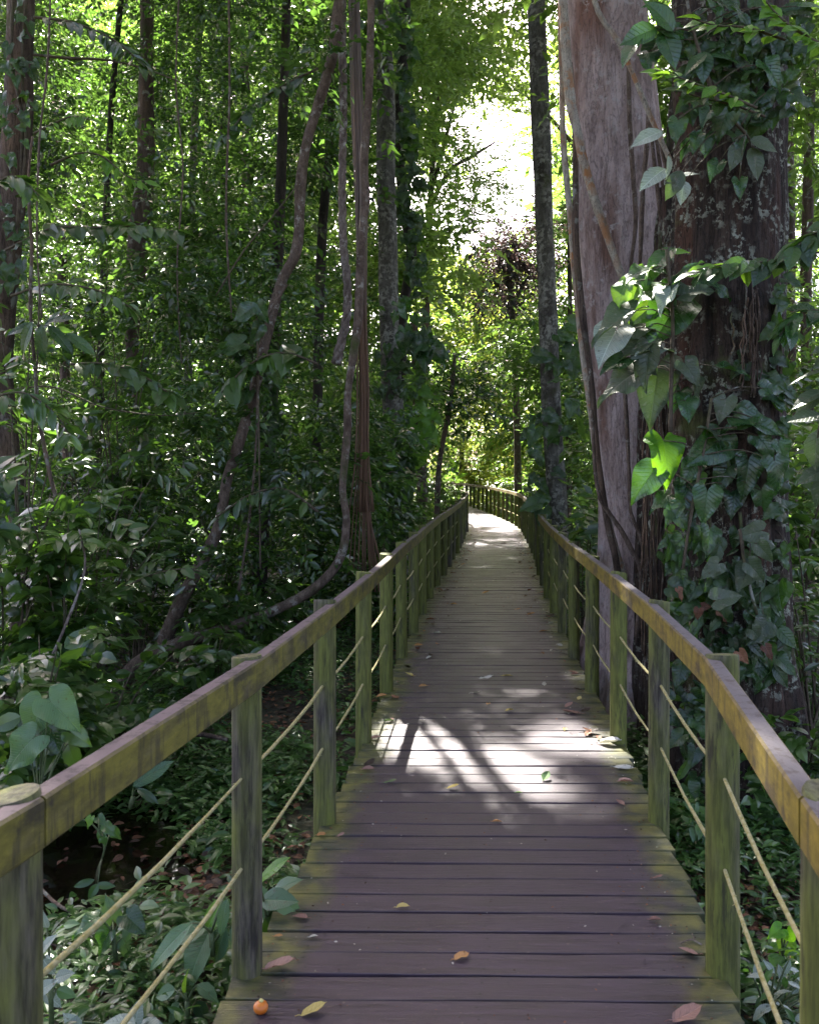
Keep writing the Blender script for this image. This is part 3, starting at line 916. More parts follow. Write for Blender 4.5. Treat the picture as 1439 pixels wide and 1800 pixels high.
ivyt = tree('slender_tree', 'dark vine hung trunk beside the lichen speckled trunk, bending near its middle',
     [(716, -140, 20), (709, 80, 20), (700, 230, 19), (711, 370, 17), (724, 450, 18), (709, 545, 17), (706, 700, 20), (708, 900, 22), (708, 1030, 26)], 17.0,
     M['bark_black'], top=(0.4, 0.5, 16.0), sides=16, bmp=0.08)
small = tree('slender_tree', 'short dark trunk standing where the left railing meets the bend',
     [(728, 560, 13), (733, 680, 15), (738, 780, 17), (745, 910, 19), (748, 990, 24)], 18.5, M['bark_brown'], sides=14, bmp=0.06)
brownt = tree('slender_tree', 'brown fibrous trunk in the left thicket, leaning rightwards near the ground',
     [(266, -160, 24), (258, 120, 26), (256, 300, 30), (242, 450, 36), (233, 600, 22), (246, 720, 20), (272, 830, 21), (298, 930, 23), (328, 1040, 26), (345, 1120, 34)], 12.5,
     M['bark_brown'], top=(0.4, 0.4, 14.0), sides=20, bmp=0.1)
fart = tree('slender_tree', 'brown mossy trunk at the left border wrapped by thin vines',
     [(44, -160, 46), (36, 100, 46), (28, 260, 50), (14, 430, 50), (2, 600, 42), (12, 760, 38), (30, 880, 34), (38, 1000, 36), (42, 1110, 48)], 9.0,
     M['bark_brown'], top=(0.3, 0.4, 13.0), sides=28, bmp=0.07)
drk2 = tree('slender_tree', 'dark upright trunk with heart shaped climber leaves between the two hanging lianas',
     [(508, -150, 12), (504, 0, 14), (499, 180, 17), (492, 380, 20), (485, 520, 22), (478, 680, 24), (468, 850, 26), (458, 1000, 28), (455, 1075, 36)], 11.5, M['bark_black'], top=(0.1, 0.3, 13.0), sides=18, bmp=0.08)
drk3 = tree('slender_tree', 'thin blackish trunk half hidden right of the big curved liana',
     [(586, 60, 14), (580, 250, 15), (566, 420, 17), (560, 620, 18), (556, 850, 19), (552, 1030, 24)], 14.0, M['bark_black'], top=(0.2, 0.3, 13.0), sides=14, bmp=0.08)
rstem = tree('slender_tree', 'thin trunk among sunlit leaves at the right border',
     [(1425, -120, 17), (1424, 120, 18), (1420, 330, 18), (1416, 520, 19), (1420, 760, 20), (1418, 1000, 26)], 15.0, M['bark_brown'], top=(0.2, 0.3, 13.0), sides=14, bmp=0.06)
pstem = tree('sapling', 'thin pale leaning stem in front of the left thicket',
     [(58, 240, 4), (50, 330, 5), (57, 430, 6), (54, 540, 6), (62, 640, 6.5), (70, 740, 7), (90, 840, 7.5), (104, 930, 8), (118, 1080, 12)], 7.8, M['bark_brown'], sides=10, bmp=0.05)

# other trunks that show only as slim dark lines in the thicket
for px, d, wd, lean, mt, lab in ((118, 19, 17, -30, 'bark_brown', 'slim trunk deep in the thicket right of the pale border trunk'),
                                 (385, 20, 15, 18, 'bark_black', 'thin dark trunk deep in the thicket left of the big liana'),
                                 (440, 24, 18, -12, 'bark_brown', 'brown trunk far back, crossed by the big liana'),
                                 (330, 17, 14, 22, 'bark_lichen', 'narrow pale trunk between the brown fibrous trunk and the big liana'),
                                 (640, 26, 16, 6, 'bark_brown', 'slim trunk in bright leaves right behind the aerial roots'),
                                 (175, 15, 12, 35, 'bark_black', 'blackish sapling trunk leaning in the left thicket'),
                                 (1392, 20, 15, -8, 'bark_brown', 'dim trunk behind the dark giant tree at right')):
    tree('slender_tree', lab, [(px + lean * 1.4, -130, wd * 0.8), (px + lean * 0.6, 200, wd * 0.9), (px + lean * 0.2, 520, wd), (px, 760, wd * 1.05), (px - lean * 0.3, 960, wd * 1.2)], d, M[mt], top=(0, 0.3, 17.0), sides=12, bmp=0.07)

# trees round the sky gap
def gap_tree(label, trunk_rows, d, mat, crowns, leafmat, size, branches=(), mult=1.0, name='forest_tree', tpl=FAR, trunkmat='bark_brown'):
    path = pxpath(trunk_rows, d)[::-1]
    gz = float(ground_z(path[0][0], path[0][1]))
    path[0][2] = gz - 0.1
    root = thing(name, label, 'tree', (path[0][0], path[0][1], gz))
    a = Acc()
    tube(a, path, 10, 0.3, bump=0.06)
    part('trunk', a, M[trunkmat], root)
    rng = np.random.default_rng(int(trunk_rows[0][0]))
    for b in branches:
        c = Acc()
        tube(c, pxpath(b, d), 7, 0.2, bump=0.05)
        part('branch', c, M[trunkmat], root)
    f = Acc()
    for (px, py, rx, ry, n) in crowns:
        dd = d + rng.uniform(-0.05, 0.05) * d
        c = U(px, py, dd)
        rad = np.array([rx * d / F, max(rx, ry) * 0.8 * d / F, ry * d / F])
        clump(f, tpl, c, rad, int(n * mult), size, rng, K=9, L=0.028 * d, tint=rng.uniform(0.3, 0.7), filt=lambda P: ~over_walk(P) & sun_clear(P), tiers=3)
    part('crown', f, leafmat, root)
    return root

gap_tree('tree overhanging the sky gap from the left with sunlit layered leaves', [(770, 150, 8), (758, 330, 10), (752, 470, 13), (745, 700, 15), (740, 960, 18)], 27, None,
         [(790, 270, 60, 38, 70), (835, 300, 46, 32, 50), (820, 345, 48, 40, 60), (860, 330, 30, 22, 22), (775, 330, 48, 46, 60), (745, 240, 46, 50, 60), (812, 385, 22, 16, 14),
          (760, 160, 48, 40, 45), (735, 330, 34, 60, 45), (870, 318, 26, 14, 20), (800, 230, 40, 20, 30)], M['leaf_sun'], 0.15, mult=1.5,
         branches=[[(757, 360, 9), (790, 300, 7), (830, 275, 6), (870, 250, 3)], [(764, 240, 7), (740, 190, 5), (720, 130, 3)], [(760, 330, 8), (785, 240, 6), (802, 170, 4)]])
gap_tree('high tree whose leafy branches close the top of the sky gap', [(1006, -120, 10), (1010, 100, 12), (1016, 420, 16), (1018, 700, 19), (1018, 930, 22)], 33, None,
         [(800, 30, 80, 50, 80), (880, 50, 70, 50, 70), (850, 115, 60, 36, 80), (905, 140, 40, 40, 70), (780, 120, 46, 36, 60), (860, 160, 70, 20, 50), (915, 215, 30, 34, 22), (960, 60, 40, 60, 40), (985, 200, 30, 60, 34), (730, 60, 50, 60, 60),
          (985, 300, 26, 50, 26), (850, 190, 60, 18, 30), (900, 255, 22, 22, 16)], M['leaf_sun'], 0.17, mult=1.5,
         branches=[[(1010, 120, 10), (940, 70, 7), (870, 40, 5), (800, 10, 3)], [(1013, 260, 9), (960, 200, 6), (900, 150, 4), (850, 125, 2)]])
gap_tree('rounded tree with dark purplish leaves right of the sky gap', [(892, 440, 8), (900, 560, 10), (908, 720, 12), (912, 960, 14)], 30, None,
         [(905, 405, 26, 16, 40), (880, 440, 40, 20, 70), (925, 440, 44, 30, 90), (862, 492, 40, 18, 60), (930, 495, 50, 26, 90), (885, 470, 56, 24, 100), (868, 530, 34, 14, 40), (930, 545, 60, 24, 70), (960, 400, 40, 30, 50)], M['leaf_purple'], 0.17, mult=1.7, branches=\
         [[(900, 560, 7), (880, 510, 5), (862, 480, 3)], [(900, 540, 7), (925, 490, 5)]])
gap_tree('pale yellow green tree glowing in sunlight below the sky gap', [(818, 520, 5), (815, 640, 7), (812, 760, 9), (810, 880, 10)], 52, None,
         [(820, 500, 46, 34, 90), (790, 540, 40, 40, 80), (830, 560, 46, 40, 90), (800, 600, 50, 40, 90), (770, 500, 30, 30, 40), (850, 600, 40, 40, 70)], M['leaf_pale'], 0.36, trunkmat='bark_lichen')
gap_tree('bushy sunlit tree on the right behind the slender lichen trunk', [(1000, 380, 7), (1002, 600, 9), (1000, 780, 11), (998, 980, 13)], 24, None,
         [(1000, 430, 36, 50, 60), (985, 540, 40, 50, 70), (1010, 640, 36, 60, 70), (930, 600, 44, 44, 60), (900, 640, 46, 34, 50), (985, 760, 40, 60, 70)], M['leaf_far'], 0.21)
gap_tree('dark leafed shrubby tree with shiny leaves at the middle, above the walk bend', [(800, 620, 6), (790, 720, 8), (772, 820, 9), (765, 960, 11)], 21, None,
         [(770, 640, 50, 28, 55), (830, 655, 52, 26, 55), (800, 690, 60, 30, 65), (850, 700, 36, 30, 35), (745, 690, 40, 40, 45), (790, 740, 50, 30, 45)], M['leaf_mid'], 0.17)

# ------------------------------------------------------------------ lianas and aerial roots
def liana(label, rows, d, mat, name='liana', sides=10, bmp=0.08, up=True, step=0.08, tubes=None):
    path = [p[:3] + [p[3] * 0.97] for p in pxpath(rows, d)]
    a = Acc()
    if up:
        p = path[0]
        path = [[p[0], p[1] + 0.3, 10.5, p[3]]] + path
    tube(a, path, sides, step, bump=bmp * 1.8)
    return single(name, a, mat, label, 'liana', origin=path[-1][:3])

liana('long thick liana curving down from the top to the ground beside the left railing',
      [(604, -120, 20), (590, 60, 20), (576, 130, 19), (560, 185, 20), (537, 262, 18), (528, 330, 20), (527, 365, 18), (521, 440, 19), (492, 500, 18), (470, 590, 19), (450, 680, 19), (424, 770, 20), (398, 850, 20), (384, 925, 21), (352, 1000, 22), (322, 1050, 24), (300, 1100, 25), (286, 1140, 28), (262, 1180, 26), (240, 1240, 28)],
      9.4, M['bark_vine'])
liana('liana that hangs straight beside the aerial roots, then sweeps left along the ground',
      [(652, -120, 13), (652, 60, 14), (647, 190, 14), (640, 290, 15), (642, 350, 15), (634, 450, 15), (631, 550, 16), (622, 620, 15), (612, 690, 14), (611, 760, 14), (603, 860, 14), (609, 915, 15), (601, 975, 16), (572, 1018, 17), (520, 1055, 17), (460, 1083, 18), (392, 1106, 20), (330, 1126, 24), (270, 1152, 28), (228, 1180, 28), (205, 1235, 30)],
      9.2, M['bark_vine'], bmp=0.06)
def twisted(label, rows, d):
    base = smoothpath(pxpath(rows, d), 0.05)
    A, B = frames(base[:, :3])
    a = Acc()
    ln = np.concatenate([[0], np.cumsum(np.linalg.norm(np.diff(base[:, :3], axis=0), axis=1))])
    for k in range(3):
        ph = ln * 13.0 + k * 2.094
        c = base[:, :3] + base[:, 3:4] * 0.55 * (np.cos(ph)[:, None] * A + np.sin(ph)[:, None] * B)
        tube(a, np.hstack([c, base[:, 3:4] * 0.62]), 7, smoothp=False, bump=0.05)
    return single('liana', a, M['bark_twist'], label, 'liana', origin=base[-1, :3])
twisted('pale rope twisted liana ending in a cut stub in mid air',
        [(599, -200, 13), (602, 20, 13), (602, 100, 14), (604, 200, 13), (602, 330, 13), (604, 430, 14), (611, 500, 14), (609, 560, 15), (599, 605, 16), (591, 640, 17)], 9.6)

def aerial_roots():
    rng = np.random.default_rng(5)
    a = Acc()
    spine = [(620, -260, 12), (624, 0, 12), (628, 180, 15), (632, 300, 17), (634, 420, 13), (635, 560, 11), (638, 680, 14), (638, 800, 16), (638, 900, 20), (640, 1010, 26)]
    d = 9.8
    for k in range(34):
        o = rng.normal(0, 0.42)
        oy = rng.normal(0, 0.035)
        ph = rng.uniform(0, 6)
        end = rng.uniform(880, 1010) if k > 8 else 1012
        rows = []
        for (px, py, wd) in spine:
            if py > end: break
            tw = math.sin(py * 0.006 + ph) * 0.25
            q = U(px + (o + tw) * wd * 0.6 + (o * max(0, py - 830) * 0.10), py, d)
            rows.append([q[0], q[1] + oy, q[2], rng.uniform(0.9, 2.0) * d / F * (1 if py < 600 else 0.9)])
        tube(a, rows, 5, 0.2)
    for x1, x2 in ((648, 668), (644, 661), (643, 655)):
        tube(a, pxpath([(638, 700, 4), (x1 - 3, 860, 4), (x1 + 3, 920, 4), (x2, 985, 3.5), (x2 + 5, 1040, 3)], d), 5, 0.2)
    return single('aerial_root', a, M['roots'], 'hanging bundle of fine aerial roots, grey above and rust brown below', 'aerial root', origin=U(640, 1010, d))
aerial_roots()

liana('mottled orange and grey vine slanting across the pale giant trunk',
      [(978, -160, 16), (989, 0, 17), (995, 90, 17), (1003, 180, 17), (1014, 235, 17), (1022, 275, 17), (1040, 335, 16), (1062, 400, 15), (1084, 460, 14), (1100, 500, 13)], 7.35, M['bark_mottled'], up=False, sides=14)
liana('thin reddish vine running down the left edge of the pale giant trunk',
      [(983, -100, 10), (986, 60, 10), (988, 180, 11), (992, 280, 11), (1002, 380, 11), (1009, 470, 11), (1020, 580, 12), (1033, 680, 12), (1045, 780, 12), (1058, 870, 12), (1078, 950, 12), (1098, 1030, 13), (1108, 1200, 14)], 7.6, M['bark_mottled'], up=False)
liana('brown vine pressed to the pale giant trunk just inside its left edge',
      [(1002, 110, 8), (1010, 230, 10), (1012, 330, 11), (1012, 420, 12), (1022, 540, 12), (1038, 660, 11), (1050, 800, 10), (1068, 920, 12), (1085, 1000, 13), (1095, 1150, 15)], 7.5, M['bark_brown'], up=False)
liana('light brown vine slanting between the two giant trunks towards the upper left',
      [(1030, -60, 9), (1052, 22, 9), (1085, 70, 9), (1112, 130, 9), (1135, 185, 10), (1152, 225, 9), (1172, 270, 9), (1195, 320, 8)], 6.9, M['bark_mottled'], up=False)
for lab, rows, dd in (('straight grey aerial root lying along the middle of the pale giant trunk', [(1104, 60, 7), (1105, 150, 8), (1108, 240, 9), (1116, 350, 9), (1117, 400, 8), (1108, 470, 6)], 7.35),
                  ('grey aerial root running to the philodendron from above', [(1140, 190, 8), (1138, 240, 9), (1130, 330, 8), (1126, 420, 8), (1124, 470, 7)], 7.2),
                  ('short stiff aerial root, first of a fan under the slanting light brown vine', [(1143, 205, 6), (1148, 270, 7), (1156, 340, 7), (1161, 385, 7)], 7.1),
                  ('short stiff aerial root, middle of a fan under the slanting light brown vine', [(1152, 235, 6), (1160, 290, 7), (1167, 340, 7), (1172, 378, 6)], 7.1),
                  ('short stiff aerial root, last of a fan beside the dark trunk', [(1160, 245, 6), (1170, 300, 7), (1178, 350, 7), (1180, 372, 6)], 7.0),
                  ('slender root creeping down below the philodendron to the railing', [(1098, 690, 7), (1102, 760, 8), (1106, 850, 7), (1108, 900, 6), (1130, 960, 7), (1140, 1060, 8)], 7.35),
                  ('forked root hugging the foot of the pale giant trunk', [(1040, 720, 6), (1048, 850, 7), (1062, 890, 8), (1090, 930, 8), (1112, 970, 9), (1128, 1010, 9), (1120, 1120, 12)], 7.3)):
    liana(lab, rows, dd, M['bark_mottled' if dd == 7.35 and rows[0][0] < 1050 else 'bark_vine'], 'aerial_root', up=False, sides=8)

def thin_vines():
    """curtains of pencil thin roots on the dark trunk and at the trunk joint, one bundle each"""
    for (x0, x1, y0, y1, n, d, lab) in ((1290, 1330, 490, 700, 16, 5.62, 'bundle of hair thin reddish roots hanging on the dark giant trunk'),
                                        (1135, 1195, 560, 1230, 34, 6.75, 'mat of thin dark roots filling the joint of the giant trunks'),
                                        (1150, 1215, 380, 520, 22, 6.6, 'tangle of black rootlets at the joint above the philodendron')):
        rng = np.random.default_rng(int(x0))
        a = Acc()
        for k in range(n):
            x = rng.uniform(x0, x1)
            ya, yb = y0 + rng.uniform(0, 0.35) * (y1 - y0), y1 - rng.uniform(0, 0.4) * (y1 - y0)
            rows = []
            for t in np.linspace(0, 1, 6):
                q = U(x + rng.normal(0, 3) + (x - (x0 + x1) / 2) * 0.25 * t, ya + (yb - ya) * t, d + rng.normal(0, 0.02) + 0.1 * abs(x - (x0 + x1) / 2) / (x1 - x0))
                rows.append([q[0], q[1], q[2], rng.uniform(0.7, 2.0) * d / F])
            tube(a, rows, 5, 0.08)
        single('aerial_root', a, M['bark_brown'], lab, 'aerial root', origin=U((x0 + x1) / 2, y0, d))
thin_vines()

# ------------------------------------------------------------------ canopy over the walk: the crowns of the tall trees, above the picture, arranged to shade the deck
def canopy():
    rng = np.random.default_rng(21)
    owners = [v for v in TREES.values() if v[1][2] > 12]
    accs = {id(o[0]): Acc() for o in owners}
    def cf(P):
        return sun_clear(P, 0.02) & (P[:, 2] > 2.4 + 0.56 * np.maximum(P[:, 1], 0)) & ((np.abs(P[:, 0] - walk_x(P[:, 1])) > 0.0))
    n = 0
    for i in range(190):
        x, y = rng.uniform(-13, 13), rng.uniform(-3, 31)
        if i >= 140:                     # unseen clumps added farther along the walk to shade the deck
            y = rng.uniform(27, 37)
            x = walk_x(y) + rng.uniform(-8, 3)
        elif x < -4.5 and y > 10 and rng.random() < 0.8:
            continue                     # open crowns over the left thicket let sun in
        zb = max(8.5, 3.4 + 0.56 * y)
        c = np.array([x, y, zb + rng.uniform(0.6, 4.5)])
        own = min(owners, key=lambda o: np.hypot(o[1][0] - x, o[1][1] - y))
        clump(accs[id(own[0])], FARW, c, np.array([1.9, 1.9, 0.8]), 95, 0.26, rng, K=8, L=0.8, filt=cf)
        n += 1
    for gx, gy in ((-0.2, 2.4), (0.5, 2.6), (0.0, 3.3), (0.6, 3.5), (0.3, 3.0), (0.4, 8.0), (1.0, 8.6), (0.8, 10.0), (0.3, 2.0)):  # extra unseen clumps added on the sun's rays to keep the boards shaded
        for zz in (12.5, 15.5):
            q = np.array([gx, gy, 0]) + SUN / SUN[2] * zz
            own = min(owners, key=lambda o: np.hypot(o[1][0] - q[0], o[1][1] - q[1]))
            clump(accs[id(own[0])], FARW, q, np.array([1.0, 1.0, 0.5]), 60, 0.26, rng, K=8, L=0.6, filt=cf)
    for o in owners:
        if accs[id(o[0])].n:
            part('crown', accs[id(o[0])], M['leaf_canopy'], o[0])
canopy()

# ------------------------------------------------------------------ the forest walls: foliage nobody could count
def thicket(name, n, xr, dr, zr, rad, leaves, size, mat, seed, L, K=9, tiers=2, pxr=None, tpl=FAR, zbias=1.0, filt=keepf):
    rng = np.random.default_rng(seed)
    a = Acc()
    k = 0
    while k < n:
        d = rng.uniform(*dr)
        if pxr:
            x = (rng.uniform(*pxr) - CX) * d / F
        else:
            x = rng.uniform(*xr)
        zt = min(zr[1], 2.6 + 0.58 * d)
        z = zr[0] + (zt - zr[0]) * rng.random() ** zbias
        if abs(x - walk_x(d)) < 1.0 + rad * 0.75 and z < 4.5:
            continue
        c = np.array([x, d, z])
        if in_gap(c[None])[0]:
            continue
        r = rad * rng.uniform(0.6, 1.35)
        clump(a, tpl, c, np.array([r, r, r * 0.72]), int(leaves * rng.uniform(0.6, 1.3)), size * rng.uniform(0.75, 1.3), rng, K=K, L=L, tint=rng.uniform(0.15, 0.85), tiers=tiers, filt=filt)
        k += 1
    o = link(name, a.mesh(name, mat))
    tag(o, kind='stuff')
    return o
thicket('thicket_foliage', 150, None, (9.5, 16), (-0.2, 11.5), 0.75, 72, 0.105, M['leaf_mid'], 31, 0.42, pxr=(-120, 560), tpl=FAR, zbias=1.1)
thicket('forest_foliage', 150, None, (17, 38), (0, 22), 1.4, 100, 0.18, M['leaf_far'], 32, 0.75, pxr=(-150, 650), zbias=0.95)
thicket('forest_foliage', 60, None, (34, 66), (0, 15), 2.0, 70, 0.30, M['leaf_far'], 33, 0.95, pxr=(690, 1010), zbias=1.5)
thicket('forest_foliage', 80, None, (10, 34), (0, 20), 1.2, 75, 0.17, M['leaf_far'], 34, 0.6, pxr=(1005, 1560), zbias=0.95)
thicket('forest_foliage', 55, None, (14, 34), (-0.3, 4.0), 0.8, 60, 0.15, M['leaf_far'], 35, 0.5, pxr=(600, 1100), zbias=1.2)
# the far wood that closes the view left, right and behind the gap
thicket('far_forest', 120, None, (40, 70), (0, 32), 3.2, 110, 0.5, M['leaf_far'], 36, 1.6, pxr=(-300, 590), zbias=0.95)
thicket('far_forest', 60, None, (36, 60), (0, 30), 2.8, 100, 0.45, M['leaf_far'], 37, 1.4, pxr=(985, 1750), zbias=0.95)

# ------------------------------------------------------------------ climbers and plants with leaves one can tell apart
TPLS = {'heart': HEART, 'long': LONG, 'mid': MID, 'midw': MIDW}
def big_plant(name, label, cat, d, stem, leaves, mats, tpl='heart', group=None, seed=1, pet=0.9, face=(0, -0.72, 0.6), stemw=9, dj=0.06, labels=None, ground=False, stemmat='stem'):
    """leaves rows: px, py of the leaf's middle, length px, tip direction in degrees, material key[, template, depth shift]
    stem rows: px, py (where the petioles start); every leaf grows from its nearest stem point"""
    rng = np.random.default_rng(seed)
    sp = [U(s[0], s[1], s[2] if len(s) > 2 else d) for s in stem]
    base = sp[-1].copy()
    if ground: base[2] = float(ground_z(base[0], base[1]))
    root = thing(name, label, cat, base, group)
    accs = {}
    sa = Acc()
    if len(sp) > 1:
        tube(sa, [list(p) + [stemw * d / F / 2] for p in sp], 7, 0.05, bump=0.1)
    fine = smoothpath(np.array([list(p) + [0] for p in sp]), 0.05)[:, :3] if len(sp) > 1 else np.array(sp)
    for lf in leaves:
        px, py, ln, ang, mk = lf[:5]
        tp = TPLS[lf[5]] if len(lf) > 5 and lf[5] else TPLS[tpl]
        ds = (lf[6] if len(lf) > 6 else 0) + rng.normal(0, dj)
        dd = d + ds
        a = math.radians(ang)
        ax = np.array([math.cos(a), rng.normal(-0.25, 0.2), math.sin(a)])
        ax /= np.linalg.norm(ax)
        size = ln * dd / F * 0.92
        c = U(px, py, dd)
        b = c - ax * size * 0.45
        nr = norm(np.array(face) + rng.normal(0, 0.22, 3))
        key = lf[7] if len(lf) > 7 else mk
        acc = accs.setdefault((key, mk), Acc())
        if tp is HEART: tp = HEARTS[int(rng.integers(0, 5))]
        acc.leaves(tp, b[None], ax[None], nr[None], size, np.clip(rng.normal(0.45, 0.25), 0, 1))
        s = fine[np.argmin(np.linalg.norm(fine - (b + np.array([0, 0, -0.04])), axis=1))]
        if pet:
            m_ = (s + b) / 2 + np.array([0, 0, 0.12 * np.linalg.norm(s - b)])
            tube(sa, [list(s) + [0.0045], list(m_) + [0.004], list(b) + [0.003]], 5, 0.06)
    if sa.n: part('stem', sa, M[stemmat], root)
    for (key, mk), acc in accs.items():
        part('leaf' if key == 'one' else 'foliage', acc, M[mk], root, label=(labels or {}).get(key))
    return root

H, Dd, S, Li, B = 'leaf_heart', 'leaf_dusty', 'leaf_silver', 'leaf_lime', 'leaf_bright'
big_plant('climbing_philodendron', 'large philodendron with glossy and dusty heart shaped leaves between the two giant trunks', 'climber', 5.62,
          [(1172, 440), (1182, 560), (1180, 640), (1178, 760)],
          [(1120, 480, 80, 200, H), (1112, 512, 92, 235, Li), (1088, 520, 62, 240, Li), (1160, 455, 84, 220, H, 'midw'), (1178, 440, 60, 10, Li, 'long'), (1138, 512, 74, 205, H), (1168, 528, 58, 235, S),
           (1166, 570, 108, 232, H), (1078, 562, 100, 205, Dd), (1068, 607, 84, 238, S), (1108, 612, 86, 200, Dd), (1080, 638, 64, 205, H), (1090, 667, 98, 205, Dd),
           (1134, 642, 84, 252, Dd), (1150, 688, 122, 256, Dd), (1216, 655, 52, 300, Dd), (1224, 694, 66, 285, Dd), (1188, 704, 54, 240, H), (1226, 508, 76, 20, Dd), (1262, 500, 66, 340, H),
           (1292, 650, 54, 350, H), (1122, 555, 70, 215, Li), (1200, 480, 70, 60, H), (1105, 575, 80, 190, Dd), (1150, 610, 60, 170, S), (1208, 720, 50, 270, H)],
          None, seed=2, stemw=7, stemmat='twig', face=(-0.12, -0.5, 0.82))
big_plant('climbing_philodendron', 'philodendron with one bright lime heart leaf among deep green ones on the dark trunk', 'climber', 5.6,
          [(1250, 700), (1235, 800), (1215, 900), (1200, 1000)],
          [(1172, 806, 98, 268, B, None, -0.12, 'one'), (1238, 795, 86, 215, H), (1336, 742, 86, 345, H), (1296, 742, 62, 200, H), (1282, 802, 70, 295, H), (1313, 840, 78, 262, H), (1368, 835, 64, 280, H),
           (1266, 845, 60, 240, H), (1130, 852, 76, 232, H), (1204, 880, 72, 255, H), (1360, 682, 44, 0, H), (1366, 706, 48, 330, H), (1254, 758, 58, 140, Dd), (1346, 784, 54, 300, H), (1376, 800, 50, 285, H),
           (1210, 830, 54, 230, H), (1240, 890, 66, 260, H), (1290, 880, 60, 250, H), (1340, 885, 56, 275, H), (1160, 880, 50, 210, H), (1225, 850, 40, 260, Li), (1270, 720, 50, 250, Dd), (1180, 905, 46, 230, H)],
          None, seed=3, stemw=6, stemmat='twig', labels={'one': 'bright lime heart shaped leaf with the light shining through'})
big_plant('climbing_philodendron', 'dark broad leafed climber high on the dark giant trunk, at the top', 'climber', 5.5,
          [(1200, -40), (1215, 40), (1232, 100), (1262, 180), (1310, 235)],
          [(1128, 58, 78, 205, H, 'midw'), (1164, 26, 80, 130, H, 'midw'), (1186, 52, 82, 350, H, 'midw'), (1176, 78, 84, 285, H, 'midw'), (1148, 84, 82, 245, H, 'midw'), (1108, 84, 70, 230, H, 'midw'), (1160, 8, 70, 175, H, 'midw'),
           (1236, 112, 66, 265, H, 'midw'), (1212, 98, 60, 180, H, 'midw'), (1276, 100, 62, 355, H, 'midw'), (1252, 86, 58, 40, H, 'midw'), (1222, 108, 56, 215, H, 'midw'),
           (1270, 216, 66, 250, H), (1240, 204, 46, 235, H), (1298, 206, 44, 310, H), (1292, 272, 56, 255, Dd, 'midw'), (1328, 282, 64, 282, Dd, 'midw'), (1342, 252, 58, 345, Dd, 'midw'),
           (1140, 238, 66, 200, S, 'midw'), (1150, 308, 72, 215, S, 'midw'), (1176, 292, 44, 280, S, 'midw'), (1206, 306, 44, 20, S, 'midw'), (1200, 334, 52, 255, S, 'midw'), (1186, 322, 60, 240, Dd, 'midw'), (1222, 252, 40, 250, H),
           (1205, 262, 40, 235, H), (1190, 225, 46, 260, H), (1140, 100, 50, 260, H), (1265, 35, 60, 300, H), (1300, 20, 70, 330, H), (1345, 60, 66, 320, H), (1360, 130, 60, 300, H), (1340, 180, 50, 250, H), (1395, 15, 70, 355, H, 'midw'), (1425, 8, 60, 5, H, 'midw'),
           (1240, 255, 44, 270, H), (1300, 330, 40, 265, H), (1255, 300, 40, 240, H)],
          None, seed=4, pet=0.6, stemw=6, stemmat='twig')

def leafy_branch(name, label, cat, rows, d, ln, n, mk, seed, twig='twig', tpl='midw', spread=16, ang=50, side=(1, -1), w0=5, face=(0, -0.5, 0.85), group=None, whorl=False):
    """a thin branch with leaves to both sides"""
    rng = np.random.default_rng(seed)
    P = smoothpath(pxpath([(r[0], r[1], w0 * (1 - 0.7 * i / len(rows))) + tuple(r[2:3]) for i, r in enumerate(rows)], d), 0.04)
    root = thing(name, label, cat, P[0, :3], group)
    a = Acc()
    tube(a, P, 6, smoothp=False)
    part('stem', a, M[twig], root)
    f = Acc()
    T = norm(np.gradient(P[:, :3], axis=0))
    for i in range(n):
        k = int((0.12 + 0.88 * (i + rng.random() * 0.6) / n) * (len(P) - 1))
        k = min(k, len(P) - 1)
        t = T[k]
        s = side[i % len(side)]
        perp = norm(np.cross(t, np.array(face)))
        a_ = math.radians(ang + rng.normal(0, 18))
        ax = t * math.cos(a_) + perp * s * math.sin(a_) + np.array([0, -0.1, -0.25]) + rng.normal(0, 0.15, 3)
        if i == n - 1: ax = t
        b = P[k, :3] + norm(rng.normal(0, 1, 3)) * 0.012
        f.leaves(TPLS[tpl], b[None], ax[None], norm(np.array(face) + rng.normal(0, 0.3, 3))[None], ln * d / F * rng.uniform(0.7, 1.2), np.clip(rng.normal(0.5, 0.3), 0, 1))
    part('foliage', f, M[mk], root)
    return root

leafy_branch('leafy_branch', 'branch of small bright green leaves crossing the dark trunk near the top', 'branch', [(1330, 190), (1280, 168), (1230, 150), (1190, 135), (1150, 122)], 5.0, 34, 26, Li, 51)
leafy_branch('leafy_branch', 'lower twig of shiny green leaves under the bright branch on the dark trunk', 'branch', [(1345, 205), (1290, 185), (1235, 172), (1185, 158)], 5.1, 34, 22, 'leaf_ivy', 52)
leafy_branch('leafy_branch', 'sunlit leafy twig in the top right corner', 'branch', [(1460, 85), (1410, 60), (1370, 30), (1340, -5)], 4.8, 42, 18, Li, 53)
leafy_branch('leafy_branch', 'twig of pointed lime leaves at the top between the giant trunks and the corner', 'branch', [(1380, 70), (1310, 48), (1260, 45), (1215, 32)], 4.9, 36, 18, Li, 54)
leafy_branch('leafy_branch', 'long level branch of dusky leaves reaching across the dark trunk from the right', 'branch', [(1460, 440), (1390, 452), (1330, 462), (1270, 470), (1210, 482)], 5.1, 44, 34, 'leaf_ivy', 55)
leafy_branch('leafy_branch', 'short twig with lime leaves above the long level branch', 'branch', [(1400, 470), (1320, 468), (1270, 466), (1225, 474)], 5.2, 38, 13, Li, 56)
leafy_branch('leafy_branch', 'branch of drooping leaves at the right border above the long level branch', 'branch', [(1470, 390), (1440, 405), (1410, 425), (1385, 445)], 5.0, 46, 16, 'leaf_ivy', 57)
